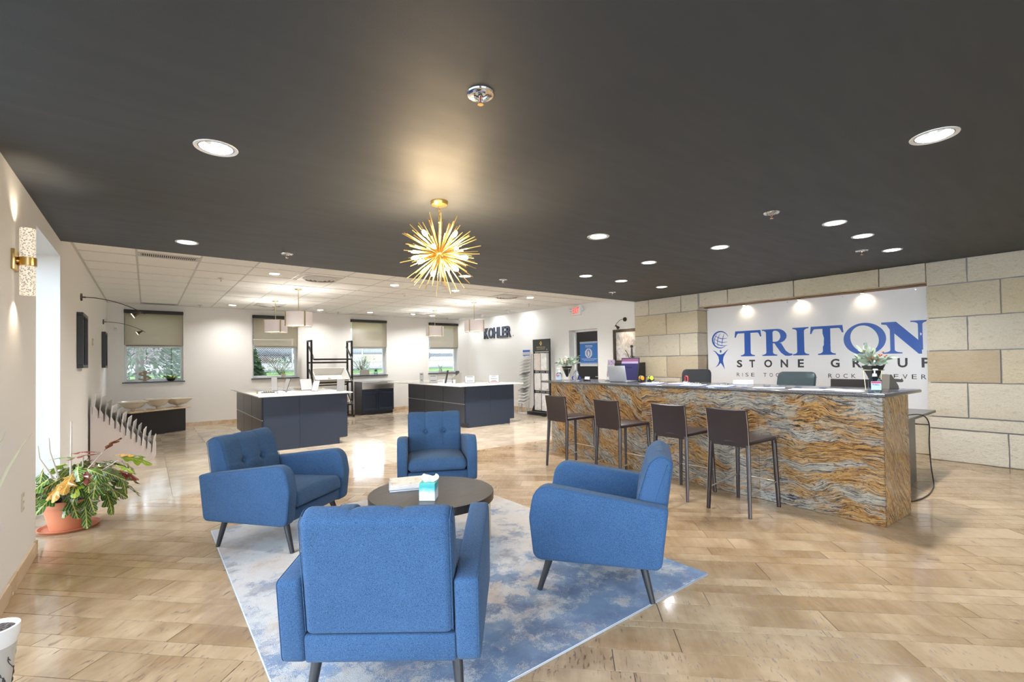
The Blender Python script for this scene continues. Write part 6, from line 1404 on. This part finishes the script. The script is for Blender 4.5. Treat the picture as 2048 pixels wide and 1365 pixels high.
# ---- croton in a terracotta pot
t = thing('potted_croton', 'croton with lobed green and red leaves in a terracotta pot by the window recess', 'potted plant', (-.535, 5.68, 0))
b = MB(); b.lathe([(0, .0), (.155, .0), (.175, .022), (.168, .024), (.15, .008), (0, .008)], seg=36, sx=1.22, sy=1.22); b.build('saucer', M['terra'], t); b = MB(); b.lathe([(0, .009), (.108, .009), (.145, .21), (.158, .212), (.162, .262), (.15, .264), (.142, .235), (0, .235)], seg=36, sx=1.22, sy=1.22); b.build('pot', M['terra'], t); b = MB(); b.lathe([(.0, .245), (.08, .243), (.143, .236)], seg=28, sx=1.2, sy=1.2); b.build('soil', M['soil'], t)
def lobed(L, w):
    """oak-like croton leaf along +x with raised midrib"""
    out = [(0, .006), (.10, .03), (.20, .10), (.30, .34), (.37, .42), (.42, .30), (.47, .20), (.55, .40), (.64, .56), (.70, .48), (.69, .28), (.74, .20), (.84, .26), (.93, .20), (.98, .08), (1.0, 0)]
    V = [(x*L, 0, .02*L*math.sin(PI*x)-.30*L*x*x) for x, y in out]; n = len(out)
    for s in (1, -1): V += [(x*L-.03*L*y, s*y*w, .02*L*math.sin(PI*x)-.30*L*x*x-.25*abs(y)*w*.8+.05*w*math.sin(x*20)) for x, y in out]
    F = []
    for k in range(n-1): F += [(k, k+1, n+k+1, n+k), (k, 2*n+k, 2*n+k+1, k+1)]
    me = bpy.data.meshes.new('leaf'); me.from_pydata(V, [], F); uv = me.uv_layers.new(name='leaf')
    for p in me.polygons:
        for li in p.loop_indices:
            vi = me.loops[li].vertex_index; k = vi % n; s = 0 if vi < n else (1 if vi < 2*n else -1); uv.data[li].uv = (out[k][0], .5+.5*s*out[k][1]/.56)
    return me
def crotonmat(name, base, edge, vein):
    m_ = mat(name, base, .28, spec=.5); g = NT(m_); uvn = g.n('ShaderNodeTexCoord').outputs['UV']; sp_ = g.n('ShaderNodeSeparateXYZ', {0: uvn}); a = g.math('ABSOLUTE', g.math('SUBTRACT', sp_.outputs['Y'], .5)); 
    rib = g.math('LESS_THAN', a, .03); ph = g.math('SUBTRACT', sp_.outputs['X'], g.math('MULTIPLY', a, .75)); side = g.math('LESS_THAN', g.math('ABSOLUTE', g.math('SUBTRACT', g.math('FRACT', g.math('MULTIPLY', ph, 9)), .5)), .075)
    n_ = g.noise(g.coord(kind='Object'), 25, 3); c = g.mix(g.ramp(n_.outputs[0], [(.42, (0, 0, 0)), (.62, (.8, .8, .8))]), base, edge); g.base(g.mix(g.math('MAXIMUM', rib, side), c, vein)); return m_
cm = [crotonmat('croton_green', (.035, .10, .02), (.09, .20, .03), (.50, .48, .12)), crotonmat('croton_dark', (.025, .055, .02), (.06, .14, .03), (.42, .38, .10)), crotonmat('croton_red', (.22, .035, .03), (.42, .13, .04), (.10, .03, .02)), crotonmat('croton_lime', (.22, .42, .03), (.40, .50, .04), (.62, .6, .15)), crotonmat('croton_orange', (.55, .22, .04), (.30, .25, .05), (.6, .45, .1))]
lm = []
for c in cm: me = lobed(.17, .075); me.materials.append(c); lm.append(me)
rnd = random.Random(21); bs = []
def branch(pts, r, nm='stem'):
    b = MB(); b.tube(pts, r, 7, rs=[r*(1-.5*i/(len(pts)-1)) for i in range(len(pts))]); b.build(nm, mat_stem, t)
mat_stem = mat('woody_grey_stem', (.55, .47, .40), .8)
for tip in ((.27, -.09, .50), (.12, -.10, .42), (-.10, -.05, .40), (-.13, .05, .48), (.22, -.04, .63), (.05, .08, .45), (.33, -.12, .56)):
    branch([(tip[0]*.1, tip[1]*.1, .235), (tip[0]*.45, tip[1]*.5, .235+(tip[2]-.235)*.6), tip], .008)
for tip in ((.01, -.0, .93), (-.13, -.02, .80), (.09, -.02, .62), (-.2, .0, .74)):
    branch([(tip[0]*.15, 0, .235), (tip[0]*.6, .0, .48), (tip[0]*.95, tip[1], tip[2]*.85), tip], .009, 'bare_stem')
def place(p, d, k, s, roll=0): o = bpy.data.objects.new('leaf', lm[k]); COL.objects.link(o); o.parent = t; orient(o, p, d, roll, s*1.45)
for k in range(92):
    a = rnd.uniform(-PI, PI); lay = rnd.random(); r = rnd.uniform(.03, .22); cx, cy = .07, -.03
    p = Vector((cx+r*1.15*math.cos(a), cy+r*.85*math.sin(a), (.30+.27*lay*(1-.4*r))+.35*max(0, r*math.cos(a))*.6)); d = Vector((math.cos(a), math.sin(a)*.9, -.15-.5*rnd.random()*(1-lay)))
    place(p, d, rnd.choice((0, 0, 0, 1, 1, 1, 0, 3, 2, 4) if lay > .4 else (0, 1, 1, 0)), rnd.uniform(.75, 1.15), rnd.gauss(0, .35))
for p, d, k, s in (((.21, -.04, .63), (-.7, -.5, .4), 2, .9), ((.23, -.04, .64), (.5, -.5, .9), 2, .85), ((.21, -.05, .62), (-.9, .1, .15), 2, .9), ((.29, -.1, .60), (.6, -.6, .25), 4, .9), ((.33, -.12, .58), (.9, -.5, .3), 0, .95), ((.34, -.12, .56), (.9, -.3, -.6), 1, .75), ((.3, -.1, .52), (.8, -.7, -.1), 3, .8), ((.30, -.1, .50), (.6, -.5, -.9), 0, 1.1), ((.20, -.12, .48), (-.2, -.9, -.9), 0, 1.25), ((.12, -.1, .45), (-.4, -.8, -.6), 1, 1.2), ((.22, -.1, .34), (.5, -.6, -.9), 0, 1.1), ((.10, -.13, .30), (.2, -.8, -.9), 0, 1.2), ((-.02, -.12, .33), (.4, -.9, -.35), 1, 1.25), ((-.16, -.03, .55), (-.1, -.6, -.7), 1, 1.1), ((-.14, 0, .60), (.7, -.3, .3), 0, .8)): place(p, d, k, s)

# ---- white painted pot at the picture edge with a strap-leaved plant
t = thing('painted_pot', 'white pot with black painted sprigs at the lower left edge, with strap leaves', 'potted plant', (-.515, 2.93, 0)); cream = mat('glazed_white_pot', (.52, .50, .46), .3)
b = MB(); b.lathe([(0, 0), (.05, .0), (.075, .235), (.070, .235), (.047, .01), (0, .01)], seg=32); b.build('cachepot', cream, t); b = MB(); b.lathe([(.045, .17), (.066, .20), (.083, .268), (.085, .31), (.076, .312), (.070, .29), (0, .285)], seg=32); b.build('inner_pot', M['white'], t); b = MB(); b.lathe([(0, .302), (.071, .296)], seg=24); b.build('soil', M['soil'], t)
def potpt(a, z): r = .05+.025*z/.235+.0012; return (r*math.cos(a), r*math.sin(a), z)
b = MB()
for a0 in (-2.2, -1.2, -.2, .8, 2.0):
    b.tube([potpt(a0+.5*math.sin(k*.5), .03+.16*k/10) for k in range(11)], .0016, 4)
    for k in (3, 6, 9): b.tube([potpt(a0+.5*math.sin(k*.5)+.04*j, .03+.016*k+.006*math.sin(j*1.2)) for j in range(5)], .0016, 4)
    for k in range(3): c = potpt(a0+.35, .04+.03*k); b.sph(c, .011, 8, 6, (.35, .35, 1))
b.build('painted_sprig', M['ink'], t)
sm = mat('pale_strap_leaf', (.62, .64, .48), .5)
def strap(pts, w):
    P = [Vector(p) for p in pts]; V = []; F = []; n = len(P)
    for i, p in enumerate(P):
        d = (P[min(i+1, n-1)]-P[max(i-1, 0)]).normalized(); s = d.cross(Vector((.8, -.6, .2))).normalized(); ww = w*math.sin(PI*(.12+.88*(1-i/(n-1))))**.7*(1 if i < n-1 else .1); V += [p-s*ww, p+Vector((0, 0, -.003)), p+s*ww]
    for i in range(n-1): a = 3*i; F += [(a, a+3, a+4, a+1), (a+1, a+4, a+5, a+2)]
    me = bpy.data.meshes.new('strap_leaf'); me.from_pydata(V, [], F); link('strap_leaf', me, sm, t)
def bez(p0, p1, p2, n=9): p0, p1, p2 = Vector(p0), Vector(p1), Vector(p2); return [p0*(1-s)**2+p1*2*s*(1-s)+p2*s*s for s in [k/n for k in range(n+1)]]
STRAP = [((-.02, -.42, .86), (.088, .23, 1.097), .0065), ((-.03, -.1, .95), (-.012, .31, 1.105), .005), ((.02, -.5, .8), (.1, -.7, .7), .012), ((-.03, -.4, .8), (-.06, -.65, .85), .012)]
for p1, p2, w_ in STRAP: strap(bez((0, 0, .30), p1, p2), w_)
